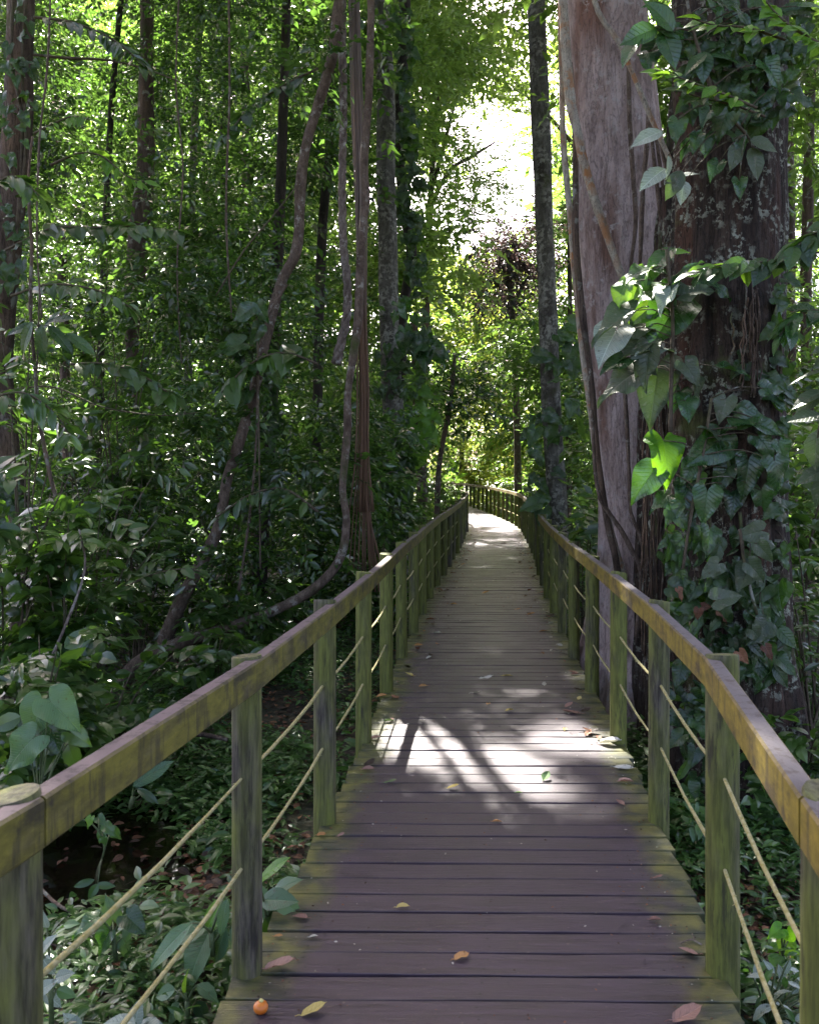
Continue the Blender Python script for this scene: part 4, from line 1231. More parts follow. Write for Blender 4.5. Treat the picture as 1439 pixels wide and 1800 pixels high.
leafy_branch('leafy_branch', 'spray of greyish dusty leaves hanging at the right border', 'branch', [(1490, 590), (1462, 640), (1446, 700), (1436, 770)], 4.6, 62, 13, Dd, 58, face=(0, -0.6, .7), ang=70)
leafy_branch('leafy_branch', 'lower spray of greyish leaves at the right border beside the dark trunk', 'branch', [(1490, 730), (1470, 770), (1452, 810), (1442, 850)], 4.9, 56, 10, Dd, 59, face=(0.2, -0.6, .7), ang=70)
leafy_branch('leafy_branch', 'twig of dark leaves in front of the leaves at the right border, mid height', 'branch', [(1470, 560), (1430, 545), (1395, 560), (1370, 590)], 5.4, 48, 14, H, 60)

def creeper(name, label, spots, size, mk, seed, n, d, droop=270, tpl=HEART, stems=(), stw=6, face=(0, -0.8, 0.45), spread=50):
    """many hanging leaves pressed to a trunk; spots rows: px centre, py centre, half width, half height, weight"""
    rng = np.random.default_rng(seed)
    ws = np.array([s[4] for s in spots], float)
    base = U(spots[-1][0], spots[-1][1] + spots[-1][3], d)
    root = thing(name, label, 'climber', base)
    f, st = Acc(), Acc()
    pos, ax, nr = [], [], []
    for i in range(n):
        s = spots[rng.choice(len(spots), p=ws / ws.sum())]
        px, py = s[0] + rng.uniform(-1, 1) * s[2], s[1] + rng.uniform(-1, 1) * s[3]
        dd = d + (s[5] if len(s) > 5 else 0.0) + 0.25 * ((px - s[0]) / s[2]) ** 2 * s[2] * d / F + rng.uniform(-0.10, 0.06)
        a = math.radians(droop + rng.normal(0, spread))
        pos.append(U(px, py, dd)); ax.append([math.cos(a), rng.normal(-0.25, 0.2), math.sin(a)]); nr.append(norm(np.array(face) + rng.normal(0, 0.28, 3)))
    sz, tn, pick = 0.78 * size * d / F * rng.uniform(0.6, 1.25, n), rng.random(n), rng.integers(0, 5, n)
    for q in range(5):
        k = pick == q
        f.leaves((HEARTS[:3] + [MIDW, LONG])[q] if tpl is HEART and seed == 61 else HEARTS[q] if tpl is HEART else tpl, np.array(pos)[k], np.array(ax)[k], np.array(nr)[k], sz[k], tn[k])
    for rows in stems:
        tube(st, pxpath([(r[0], r[1], stw) for r in rows], d + 0.05), 6, 0.06, bump=0.1)
    for q in pos[::3]:
        e = q + np.array([rng.normal(0, 0.05), 0.08, rng.uniform(0.02, 0.14)])
        tube(st, [list(q) + [0.003], list(e) + [0.003]], 4, smoothp=False) if stw > 2 and stems else None
    if st.n: part('stem', st, M['twig'], root)
    part('foliage', f, M[mk], root)
    return root
creeper('climbing_vine', 'cascade of hanging pointed leaves on the lower dark giant trunk, behind the right hand rail',
        [(1215, 935, 50, 45, 1), (1260, 990, 80, 60, 3), (1290, 1080, 85, 70, 4), (1230, 1120, 50, 60, 2), (1290, 1180, 70, 60, 2), (1220, 1220, 40, 60, 1.5), (1335, 1110, 40, 90, 2), (1230, 1320, 36, 70, 1)], 50, 'leaf_ivy', 61, 260, 5.66, tpl=HEART,
        stems=[[(1240, 880), (1260, 1000), (1250, 1120), (1240, 1300)], [(1300, 900), (1310, 1050), (1290, 1200), (1270, 1380)], [(1200, 960), (1215, 1080), (1222, 1250)]])
creeper('climbing_vine', 'dense dark climber leaves covering the top of the dark giant trunk',
        [(1240, 40, 50, 50, 1.4), (1310, 90, 60, 60, 2), (1370, 40, 50, 50, 1.4), (1250, 160, 50, 50, 1.2), (1330, 200, 50, 40, 1), (1380, 130, 24, 60, .8)], 46, 'leaf_ivy', 73, 120, 5.62, stems=[[(1260, -30), (1270, 100), (1262, 230)], [(1340, -30), (1330, 120), (1322, 260)]])
creeper('climbing_vine', 'scattered climber leaves down the right hand edge of the dark giant trunk',
        [(1362, 560, 22, 80, 1), (1372, 720, 20, 90, 1.2), (1360, 900, 26, 90, 1.4), (1310, 680, 40, 60, .6)], 42, 'leaf_ivy', 74, 50, 5.75, stems=[[(1368, 470), (1372, 640), (1366, 800), (1372, 1000)]])
creeper('climbing_vine', 'a few withered brown leaves caught in the cascade on the dark trunk',
        [(1240, 1000, 70, 110, 1), (1300, 1120, 70, 90, 1)], 30, 'dry_brown', 75, 9, 5.5)
creeper('climbing_vine', 'few dusty grey hanging leaves over the cascade on the dark trunk',
        [(1285, 1010, 40, 50, 1), (1325, 1070, 40, 50, 1), (1345, 950, 30, 40, .6)], 58, Dd, 62, 11, 5.5, stems=[[(1300, 930), (1310, 1000), (1330, 1080)]])
creeper('climbing_vine', 'ivy of small overlapping leaves wrapping the lichen speckled trunk above the left railing',
        [(697, 850, 26, 90, 3), (694, 760, 22, 60, 1), (705, 650, 40, 46, 1.5)], 24, 'leaf_ivy', 63, 190, 14.75)
creeper('climbing_vine', 'climber with lobed leaves half way up the slender trunk behind the right railing',
        [(955, 720, 26, 110, 2), (985, 700, 36, 80, 1.5), (945, 840, 18, 60, 1), (1000, 620, 30, 60, 1)], 42, 'leaf_ivy', 64, 34, 13.6)
creeper('climbing_vine', 'bright green broad leaves catching sun on the small dark trunk by the bend',
        [(735, 690, 26, 30, 1), (738, 760, 26, 40, 1.4), (716, 740, 24, 40, 1)], 44, Li, 65, 26, 15.5)
creeper('climbing_vine', 'heart leaves climbing the dark upright trunk between the hanging lianas',
        [(470, 690, 26, 90, 2), (462, 820, 26, 80, 2), (440, 620, 50, 60, 1.5), (420, 590, 40, 40, .8)], 38, 'leaf_ivy', 66, 90, 11.1)
creeper('climbing_vine', 'heart leaves climbing the foot of the pale border trunk on the left',
        [(20, 870, 30, 40, 2), (30, 930, 34, 40, 1), (60, 905, 30, 30, .6)], 44, 'leaf_ivy', 67, 24, 8.4)
creeper('climbing_vine', 'dark climber leaves on the leaning brown trunk in the left thicket',
        [(268, 800, 20, 70, 1.5), (245, 690, 26, 60, 1), (240, 500, 40, 70, 1), (290, 920, 22, 60, 1)], 30, 'leaf_ivy', 68, 90, 12.1)
creeper('climbing_vine', 'leafy climber on the brown mossy trunk at the left border, upper half',
        [(40, 60, 30, 80, 1), (32, 240, 30, 80, 1), (16, 420, 30, 90, 1)], 30, 'leaf_ivy', 72, 60, 8.6, stems=[[(52, -60), (40, 120), (46, 260), (20, 480)], [(26, -60), (22, 100), (40, 220), (30, 420)]])
creeper('climbing_vine', 'leaf strings hanging on the bending vine hung trunk at the top',
        [(705, 120, 22, 110, 2), (716, 300, 20, 90, 2), (730, 420, 18, 70, 1), (712, 560, 30, 50, 1)], 30, 'leaf_ivy', 69, 130, 16.6)
creeper('climbing_vine', 'large leaves at the fork of two trunks right of the hanging aerial roots',
        [(725, 560, 30, 36, 1), (745, 590, 28, 30, 1)], 44, H, 70, 16, 14.3)
creeper('hanging_vine', 'string of small heart leaves hanging in front of the bright sky gap', [(832, 415, 7, 38, 1), (818, 402, 5, 10, .3), (786, 405, 9, 8, .3)], 9, 'leaf_purple', 71, 15, 20.0,
        stems=[[(834, 330), (833, 390), (830, 450)]], stw=1.0)

# ------------------------------------------------------------------ shrubs and herbs of the understorey
def shrub(label, px, d, height, rad, nst, size, mk, seed, K=9, L=0.32, tpl=MID, name='shrub', cat='shrub', lean=(0, 0), tw=9, x=None):
    rng = np.random.default_rng(seed)
    bx = (px - CX) * d / F if x is None else x
    bz = float(ground_z(bx, d))
    root = thing(name, label, cat, (bx, d, bz))
    st, f = Acc(), Acc()
    for i in range(nst):
        a = rng.uniform(0, 6.28)
        r = rad * rng.uniform(0.35, 1.0)
        h = height * rng.uniform(0.55, 1.0)
        tip = np.array([bx + math.cos(a) * r + lean[0], d + math.sin(a) * r + lean[1], bz + h])
        mid = np.array([bx + math.cos(a) * r * 0.35, d + math.sin(a) * r * 0.35, bz + h * 0.65])
        P = tube(st, [[bx + rng.normal(0, .04), d + rng.normal(0, .04), bz - 0.05, 0.012], list(mid) + [0.008], list(tip) + [0.003]], 5, 0.1)
        m = len(P)
        ks = rng.integers(int(m * 0.3), m, tw)
        O = P[ks, :3]
        Dr = norm(np.stack([np.cos(a + rng.normal(0, 1.1, tw)), np.sin(a + rng.normal(0, 1.1, tw)), rng.uniform(-0.1, 0.6, tw)], 1))
        twig_leaves(f, tpl, O, Dr, L * rng.uniform(0.6, 1.3, tw), K, size, rng, filt=lambda Q: (np.abs(Q[:, 0] - walk_x(Q[:, 1])) > 0.86) | (Q[:, 1] > 48), tint=np.clip(rng.normal(0.5, 0.25, tw), 0, 1))
    part('stem', st, M['twig'], root)
    part('foliage', f, M[mk], root)
    return root

for i, (lab, px, d, h, r, n, sz, mk, tp) in enumerate((
        ('broad leafed dark shrub at the left border under the pale trunk', 20, 7.0, 2.3, 0.7, 8, 0.17, 'leaf_shrub', MIDW),
        ('dense shrub of drooping oval leaves left of the liana foot', 110, 7.2, 2.0, 0.7, 10, 0.15, 'leaf_shrub', MIDW),
        ('shrub with pale green young leaves on arching stems left of the big liana', 165, 8.0, 2.4, 0.8, 9, 0.14, 'leaf_shrub', MID),
        ('low bush of broad dull leaves above the left hand rail near the border', 75, 5.6, 1.25, 0.5, 8, 0.15, 'leaf_shrub', MIDW),
        ('low leafy bush right behind the left hand rail under the liana foot', 190, 6.3, 1.0, 0.55, 8, 0.13, 'leaf_shrub', MIDW),
        ('small leafed bush between the left border and the leaning stem', 70, 9.5, 3.4, 0.9, 9, 0.13, 'leaf_mid', MID),
        ('tall airy shrub at the foot of the leaning brown trunk', 240, 10.0, 3.0, 0.9, 9, 0.12, 'leaf_mid', MID),
        ('bush of fine leaves filling the bay of the big liana', 380, 11.0, 2.2, 0.9, 10, 0.10, 'leaf_mid', MID),
        ('dark low shrub in the loop where the sweeping liana meets the ground', 440, 9.6, 0.9, 0.6, 8, 0.16, 'leaf_shrub', LONG),
        ('low dark plant with long leaves under the sweeping liana', 380, 8.6, 0.7, 0.5, 7, 0.17, 'leaf_shrub', LONG),
        ('shrub with whitish glints behind the foot of the dark upright trunk', 520, 12.5, 2.0, 0.9, 9, 0.11, 'leaf_mid', MID),
        ('leafy shrub right of the aerial roots behind the left railing', 655, 12.0, 1.5, 0.55, 8, 0.11, 'leaf_mid', MID),
        ('tall bush behind the straight part of the sweeping liana', 570, 15.0, 3.6, 1.1, 11, 0.12, 'leaf_mid', MID),
        ('tall shrub with thin stems in the left thicket, leaves in level tiers', 150, 11.5, 5.2, 1.2, 11, 0.14, 'leaf_mid', MID),
        ('tall shrub with big level leaves below the top of the brown trunk', 215, 10.6, 5.0, 0.9, 8, 0.16, 'leaf_shrub', MIDW),
        ('shrub with lime young leaves at the left border, mid height', 40, 8.2, 4.6, 0.7, 6, 0.15, 'leaf_shrub', MID),
        ('bush at the right border below the greyish sprays', 1425, 7.0, 1.8, 0.7, 9, 0.12, 'leaf_shrub', MID),
        ('low bush right of the dark giant trunk foot', 1405, 5.6, 0.75, 0.5, 8, 0.11, 'leaf_shrub', MIDW),
        ('sunlit shrub behind the pale giant trunk and the slender trunk', 1030, 11.0, 1.9, 0.6, 9, 0.11, 'leaf_far', MID),
        ('bright bush behind the right railing before the bend', 1010, 15.0, 1.8, 0.7, 9, 0.11, 'leaf_far', MID),
        ('fine leafed bush on the outside of the walk bend', 905, 33.0, 2.6, 1.5, 12, 0.17, 'leaf_far', MID),
        ('pale sunlit bush behind the far railing of the bend', 840, 45.0, 3.6, 1.6, 12, 0.22, 'leaf_pale', MID),
        ('bush in sunlight left of the far railing', 765, 30.0, 2.4, 1.2, 12, 0.17, 'leaf_far', MID),
        ('yellow green bush by the small dark trunk', 770, 22.0, 2.2, 0.8, 10, 0.14, 'leaf_far', MID),
        ('thin shrub right of the dark trunk with larger oval leaves', 1400, 8.2, 3.0, 0.7, 8, 0.14, 'leaf_shrub', MIDW),
        ('shrub with silvery glints low in the thicket centre', 320, 12.5, 1.8, 0.9, 10, 0.11, 'leaf_mid', MID))):
    shrub(lab, px, d, h, r, n, sz, mk, 300 + i, tpl=tp)

big_plant('broad_leaf_herb', 'low herb with dark arrow shaped leaves among the ground cover near the upper rope', 'plant', 3.45, [(200, 1640), (205, 1690)],
          [(150, 1625, 50, 200, 'leaf_heart', 'heart'), (195, 1600, 46, 100, 'leaf_ribbed', 'heart'), (240, 1625, 52, 330, 'leaf_heart', 'heart'), (180, 1660, 54, 240, 'leaf_heart', 'heart'), (225, 1665, 46, 300, 'leaf_ribbed', 'heart'), (260, 1590, 44, 20, 'leaf_ribbed', 'midw')],
          None, seed=101, ground=True, face=(0, -0.5, 0.85))
big_plant('broad_leaf_herb', 'light green broad leaved herb beside the lower rope at the bottom', 'plant', 3.05, [(330, 1760), (332, 1800)],
          [(290, 1745, 50, 200, 'leaf_ribbed', 'midw'), (325, 1725, 48, 95, Li, 'midw'), (365, 1742, 52, 340, 'leaf_ribbed', 'midw'), (305, 1780, 50, 235, 'leaf_ribbed', 'midw'), (355, 1778, 48, 300, 'leaf_ribbed', 'midw')],
          None, seed=102, ground=True, face=(0, -0.45, 0.9))
big_plant('silver_leaf_plant', 'tangle of whitish narrow leaves in sunlight at the bottom right border', 'plant', 3.25, [(1350, 1800), (1352, 1840)],
          [(1325 + (i * 37) % 100, 1700 + (i * 53) % 100, 26 + (i * 7) % 16, (i * 71) % 360, S if i % 3 else 'leaf_ground', 'mid') for i in range(46)],
          None, seed=99, ground=True, face=(0, -0.4, 1), pet=0.4, stemw=4, dj=0.12)
# single big leaved herbs
big_plant('elephant_ear', 'elephant ear plant with big pale heart leaves at the left border above the hand rail', 'plant', 4.6, [(70, 1420), (75, 1460)],
          [(114, 1256, 84, 318, 'leaf_ribbed', 'heart'), (62, 1268, 78, 252, 'leaf_ribbed', 'heart'), (30, 1326, 92, 225, 'leaf_ribbed', 'heart'), (98, 1304, 60, 300, 'leaf_heart', 'heart', .1), (70, 1300, 56, 260, 'leaf_shrub', 'heart', .1), (142, 1298, 50, 330, 'leaf_shrub', 'heart', .1), (128, 1330, 60, 290, 'leaf_shrub', 'midw', .1), (12, 1270, 60, 200, 'leaf_shrub', 'midw', .1)],
          None, seed=81, ground=True, face=(0.1, -0.8, 0.5), stemw=12, dj=0.03)
big_plant('broad_leaf_herb', 'single broad lance shaped leaf standing over the dark pool', 'plant', 5.2, [(235, 1400), (230, 1420)],
          [(262, 1362, 84, 38, 'leaf_ribbed', 'long'), (258, 1396, 50, 340, 'leaf_shrub', 'long'), (285, 1390, 40, 10, 'leaf_shrub', 'long')], None, seed=82, ground=True, face=(-0.1, -0.6, 0.75))
big_plant('ribbed_leaf_plant', 'plant with large ribbed leaves lying beside the lower rope left of the walk', 'plant', 3.25, [(372, 1640), (375, 1680)],
          [(300, 1655, 110, 215, 'leaf_ribbed', 'long'), (345, 1680, 120, 240, 'leaf_ribbed', 'midw'), (372, 1612, 96, 235, Li, 'long'), (392, 1610, 70, 255, 'leaf_ribbed', 'long'), (385, 1660, 80, 245, 'leaf_ribbed', 'midw'), (330, 1640, 80, 190, 'leaf_ribbed', 'midw'), (420, 1650, 60, 300, 'leaf_ribbed', 'midw')],
          None, seed=83, ground=True, face=(0, -0.45, 0.9))
big_plant('ribbed_leaf_plant', 'ribbed leaved plant growing against the board ends behind the second left post', 'plant', 3.35, [(470, 1620), (468, 1690)],
          [(472, 1530, 86, 58, Li, 'long'), (500, 1555, 64, 40, 'leaf_ribbed', 'midw'), (485, 1580, 80, 20, 'leaf_ribbed', 'midw'), (505, 1590, 70, 330, 'leaf_ribbed', 'midw'), (470, 1600, 70, 240, 'leaf_ribbed', 'midw'), (490, 1620, 66, 290, 'leaf_ribbed', 'midw'), (455, 1570, 70, 150, 'leaf_ribbed', 'midw'), (480, 1640, 70, 300, 'leaf_shrub', 'midw')],
          None, seed=84, ground=True, face=(0, -0.55, 0.8))
big_plant('silver_leaf_plant', 'pale silvery leaved plants along the post at the lower left border', 'plant', 2.75, [(90, 1720), (92, 1800)],
          [(78, 1620, 40, 100, S, 'midw'), (82, 1660, 46, 60, S, 'midw'), (86, 1700, 44, 300, S, 'midw'), (80, 1735, 46, 40, S, 'midw'), (110, 1715, 44, 30, S, 'midw'), (92, 1755, 44, 330, S, 'midw'), (115, 1745, 40, 350, 'leaf_ground', 'midw'), (76, 1690, 40, 200, S, 'midw')],
          None, seed=85, ground=True, face=(0, -0.5, 0.9))
big_plant('silver_leaf_plant', 'whitish leaved plant at the bottom border left of the second post', 'plant', 2.9, [(235, 1830), (238, 1850)],
          [(215, 1795, 60, 160, S, 'midw'), (240, 1785, 56, 80, S, 'midw'), (262, 1798, 56, 20, S, 'midw'), (228, 1812, 50, 220, S, 'midw'), (130, 1800, 50, 120, S, 'midw'), (120, 1790, 40, 50, 'leaf_ground', 'midw')],
          None, seed=86, ground=True, face=(0, -0.4, 1))
big_plant('heart_leaf_herb', 'trailing herb with rounded heart leaves on the edge of the dark pool', 'plant', 4.5, [(128, 1440), (160, 1445), (185, 1480), (180, 1510)],
          [(125, 1432, 30, 250, 'leaf_heart', 'heart'), (122, 1450, 30, 260, 'leaf_heart', 'heart'), (140, 1436, 26, 330, 'leaf_ground', 'heart'), (157, 1446, 22, 250, Li, 'heart'), (180, 1444, 24, 330, 'leaf_ground', 'heart'), (195, 1460, 30, 330, 'leaf_ground', 'heart'), (178, 1473, 20, 260, 'leaf_ground', 'heart'), (184, 1480, 18, 280, 'leaf_ground', 'heart'), (205, 1468, 26, 310, 'leaf_ground', 'heart'), (150, 1552, 40, 190, 'leaf_ground', 'long'), (182, 1556, 40, 10, 'leaf_ground', 'long'), (165, 1566, 30, 240, 'leaf_ground', 'midw')],
          None, seed=87, pet=0.5, stemw=3)
big_plant('sunlit_herb', 'herb with glowing yellow green leaves at the lower right border', 'plant', 3.75, [(1375, 1680), (1378, 1720)],
          [(1362, 1640, 34, 200, B, 'heart'), (1390, 1648, 34, 300, B, 'heart'), (1378, 1668, 40, 250, Li, 'heart'), (1400, 1690, 44, 280, Li, 'midw'), (1370, 1692, 50, 340, Li, 'midw'), (1360, 1665, 30, 200, Li, 'midw'), (1400, 1715, 40, 300, Li, 'midw')],
          None, seed=88, ground=True, pet=0.6)
leafy_branch('fern', 'small fern frond at the foot of the dark giant trunk between two posts', 'fern', [(1245, 1500), (1232, 1470), (1225, 1445), (1228, 1425)], 5.0, 26, 26, 'leaf_ground', 89, twig='stem', tpl='long', ang=75, w0=3)
leafy_branch('fern', 'fern frond lying above the leaf litter right of the walk', 'fern', [(1255, 1475), (1240, 1462), (1222, 1452), (1205, 1450)], 4.9, 22, 24, 'leaf_ground', 90, twig='stem', tpl='long', ang=75, w0=3)
leafy_branch('arching_twig', 'arching thin twig with a leaf tuft in front of the big liana', 'branch', [(150, 1110), (180, 1060), (215, 1035), (270, 1010), (320, 1000), (352, 1004)], 7.6, 36, 22, 'leaf_shrub', 91)
leafy_branch('leafy_branch', 'tiered branch with dull green leaves in front of the left thicket, upper part', 'branch', [(10, 440), (90, 402), (160, 400), (240, 398), (320, 408)], 8.6, 40, 44, 'leaf_shrub', 92, ang=60)
leafy_branch('leafy_branch', 'branch with broad leaves entering from the left border below the lichen trunk fork', 'branch', [(-20, 330), (20, 310), (50, 325), (70, 345)], 7.0, 46, 16, 'leaf_shrub', 93, tpl='long')
leafy_branch('leafy_branch', 'branch of pale young leaves at upper left before the dark foliage', 'branch', [(60, 235), (100, 215), (130, 205), (165, 212)], 8.4, 36, 14, Li, 94, tpl='mid')
leafy_branch('leafy_branch', 'drooping pale leaves in the middle of the upper left foliage', 'branch', [(90, 290), (140, 270), (180, 275), (225, 310), (260, 320)], 8.8, 34, 22, Li, 95, tpl='mid')
big_plant('lobed_leaf_plant', 'climbing plant with deeply lobed dark leaves at the left border', 'climber', 7.6, [(70, 520), (68, 600), (64, 700)],
          [(45, 590, 70, 240, 'leaf_ivy', 'long'), (72, 600, 74, 265, 'leaf_ivy', 'long'), (105, 590, 70, 320, 'leaf_ivy', 'long'), (85, 565, 60, 60, 'leaf_ivy', 'long'), (140, 600, 66, 330, 'leaf_ivy', 'long'), (40, 575, 60, 190, 'leaf_ivy', 'long'), (100, 560, 60, 20, 'leaf_ivy', 'long'), (120, 610, 60, 290, 'leaf_ivy', 'long')],
          None, seed=96, stemw=3, stemmat='twig')
big_plant('broad_leaf_sapling', 'sapling with a few broad heart leaves right of the big curved liana', 'sapling', 9.0, [(452, 560), (455, 700), (458, 1000)],
          [(425, 555, 44, 215, 'leaf_heart', 'heart'), (462, 550, 40, 300, 'leaf_heart', 'heart'), (400, 610, 60, 195, 'leaf_ivy', 'heart'), (450, 590, 40, 250, 'leaf_ivy', 'heart'), (485, 660, 46, 280, 'leaf_ivy', 'heart'), (430, 700, 40, 240, 'leaf_ivy', 'heart')], None, seed=97, stemw=3, stemmat='twig')
big_plant('banana_plant', 'bright broad leaved plant beside the far end of the railing', 'plant', 38, [(795, 850), (795, 868)],
          [(790, 826, 30, 110, Li, 'long'), (800, 822, 30, 70, Li, 'long'), (784, 836, 26, 150, Li, 'long'), (810, 836, 24, 30, Li, 'long'), (796, 820, 34, 95, Li, 'long')], None, seed=98, ground=True, dj=0.3, stemw=4)

# ------------------------------------------------------------------ ground cover, litter
def ground_cover():
    rng = np.random.default_rng(77)
    a = Acc()
    def field(n, xr, yr, size, k, dens):
        x, y = rng.uniform(*xr, n), rng.uniform(*yr, n)
        keep = (np.abs(x - walk_x(y)) > HALF + 0.02)
        pool = np.exp(-(((x + 1.95) / 0.75) ** 2 + ((y - 4.9) / 0.95) ** 2) * 0.9)
        keep &= pool < 0.30 + rng.random(n) * 0.25
        keep &= (np.sin(x * 2.1 + 1) * np.sin(y * 1.7 + 0.4) + 0.5 * np.sin(x * 5 + y * 3.7)) > rng.random(n) * 1.6 - dens
        x, y = x[keep], y[keep]
        m = len(x)
        h = rng.uniform(0.04, 0.22, m) * (size / 0.07) ** 0.5
        O = np.stack([x, y, ground_z(x, y)], 1)
        for j in range(k):
            f = 0.35 + 0.65 * j / (k - 1)
            an = rng.uniform(0, 6.28, m)
            ax = np.stack([np.cos(an), np.sin(an), rng.uniform(-0.35, 0.55, m)], 1)
            p = O + np.stack([rng.normal(0, 0.02, m), rng.normal(0, 0.02, m), h * f], 1)
            nr = UP + rng.normal(0, 0.35, (m, 3))
            a.leaves(MID, p, ax, nr, size * rng.uniform(0.6, 1.3, m), np.clip(rng.normal(0.5, 0.28, m), 0, 1))
    field(4200, (-3.4, 0.0), (1.9, 4.4), 0.058, 7, 1.2)
    field(5200, (-2.8, 0.2), (4.0, 12), 0.065, 6, 0.8)
    field(1500, (-8, -2.2), (5, 13), 0.10, 6, 0.7)
    field(3600, (1.0, 4.5), (1.5, 8), 0.08, 6, 1.0)
    field(1500, (1.05, 2.7), (2.2, 6.2), 0.07, 7, 2.2)
    field(300, (1.0, 4.5), (1.5, 8), 0.15, 7, 0.6)
    field(1300, (-3.0, -0.8), (3.5, 7.5), 0.08, 6, 1.7)
    field(260, (-4, 0), (2.2, 9), 0.15, 7, 0.5)
    field(3000, (1.8, 9), (6, 18), 0.10, 6, 1.0)
    field(1600, (-9, 5), (11, 24), 0.12, 6, 0.9)
    field(1600, (-14, 12), (24, 50), 0.18, 6, 1.0)
    o = link('ground_cover', a.mesh('ground_cover', M['leaf_ground']))
    tag(o, kind='stuff')
ground_cover()

def litter():
    rng = np.random.default_rng(78)
    for nm, mk, n in (('leaf_litter', 'dry_brown', 9000), ('leaf_litter', 'dry_dark', 9000), ('leaf_litter', 'dry_orange', 350)):
        a = Acc()
        x, y = rng.uniform(-6, 6, n), 1.5 + 15 * rng.random(n) ** 1.8
        x = x * (0.5 + y / 16)
        k = (np.abs(x - walk_x(y)) > HALF) & ((ground_z(x, y) > -0.63) | (rng.random(n) < 0.12))
        x, y = x[k], y[k]
        z = np.maximum(ground_z(x, y), -0.6) + 0.012
        if mk != 'dry_orange':           # drifts of leaves beside the walk
            for cx_, cy_, sx_, sy_, q in ((-1.02, 4.5, 0.28, 0.5, 320), (-0.85, 3.85, 0.16, 0.25, 100), (1.75, 4.9, 0.3, 0.6, 500), (-1.4, 7.5, 0.5, 1.0, 300)):
                gx, gy = rng.normal(cx_, sx_, q), rng.normal(cy_, sy_, q)
                g = np.abs(gx - walk_x(gy)) > HALF + 0.02
                x, y = np.concatenate([x, gx[g]]), np.concatenate([y, gy[g]])
                z = np.concatenate([z, np.maximum(ground_z(gx[g], gy[g]), -0.6) + rng.uniform(0.01, 0.07, g.sum())])
        m = len(x)
        an = rng.uniform(0, 6.28, m)
        a.leaves(MIDW, np.stack([x, y, z], 1), np.stack([np.cos(an), np.sin(an), rng.uniform(-0.1, 0.35, m)], 1), UP + rng.normal(0, 0.45, (m, 3)), rng.uniform(0.03, 0.085, m), rng.random(m))
        tag(link(nm, a.mesh(nm, M[mk])), kind='stuff')
    # crumbs on the deck, most along the edges
    for mk, n in (('dry_pale', 500), ('dry_brown', 1300), ('dry_dark', 900)):
        a = Acc()
        y = 1.8 + 22 * rng.random(n) ** 1.3
        e = rng.choice([-1, 1], n) * (HALF - 0.04 - np.abs(rng.normal(0, 0.16, n)))
        e = np.where(rng.random(n) < 0.3, rng.uniform(-0.75, 0.75, n), e)
        an = rng.uniform(0, 6.28, n)
        a.leaves(FARW, np.stack([walk_x(y) + e, y, walk_z(y) + 0.006 + 0 * y], 1), np.stack([np.cos(an), np.sin(an), rng.uniform(-0.05, 0.25, n)], 1), UP + rng.normal(0, 0.3, (n, 3)), rng.uniform(0.004, 0.018, n) * (0.5 + y / 9), rng.random(n))
        tag(link('leaf_crumbs', a.mesh('leaf_crumbs', M[mk])), kind='stuff')
    # fallen twigs on the forest floor
litter()

# ------------------------------------------------------------------ things lying on the deck
def deck_leaf(px, py, ln, ang, mk, label, group=None, tpl=None, seed=0):
    rng = np.random.default_rng(int(px * 7 + py * 3))
    d = EYE * F / (py - HY)
    for _ in range(3):
        d = (EYE - walk_z(d)) * F / (py - HY)
    p = np.array([(px - CX) * d / F, d, float(walk_z(d)) + 0.006])
    t = grid_leaf([0, 0.1, 0.3, 0.55, 0.8, 0.93, 1.0], [0.02, 0.15, 0.27, 0.28, 0.16, 0.05, 0.002], 4, rng.uniform(0.15, 0.7), rng.uniform(-0.35, 0.1), 0.012, wave=rng.uniform(0, 0.07))
    size = ln * d / F
    a = math.radians(ang)
    ax = np.array([math.cos(a), math.sin(a), rng.uniform(-0.02, 0.08)])
    f = Acc()
    b = p - ax * size * 0.5
    f.leaves(t, b[None], ax[None], (UP + rng.normal(0, 0.16, 3))[None], size, rng.random())
    V = f.V[0]
    V[:, 2] += p[2] + 0.001 - V[:, 2].min()
    # a short stalk
    tube(f, [list(V[0]) + [size * 0.012 + 0.0006], list(V[0] - ax * size * 0.12 + [0, 0, 0.004]) + [size * 0.01 + 0.0005], list(V[0] - ax * size * 0.25 + [0, 0, 0.002]) + [size * 0.008 + 0.0004]], 4, smoothp=False)
    return single('fallen_leaf', f, M[mk], label, 'leaf', group, origin=p)
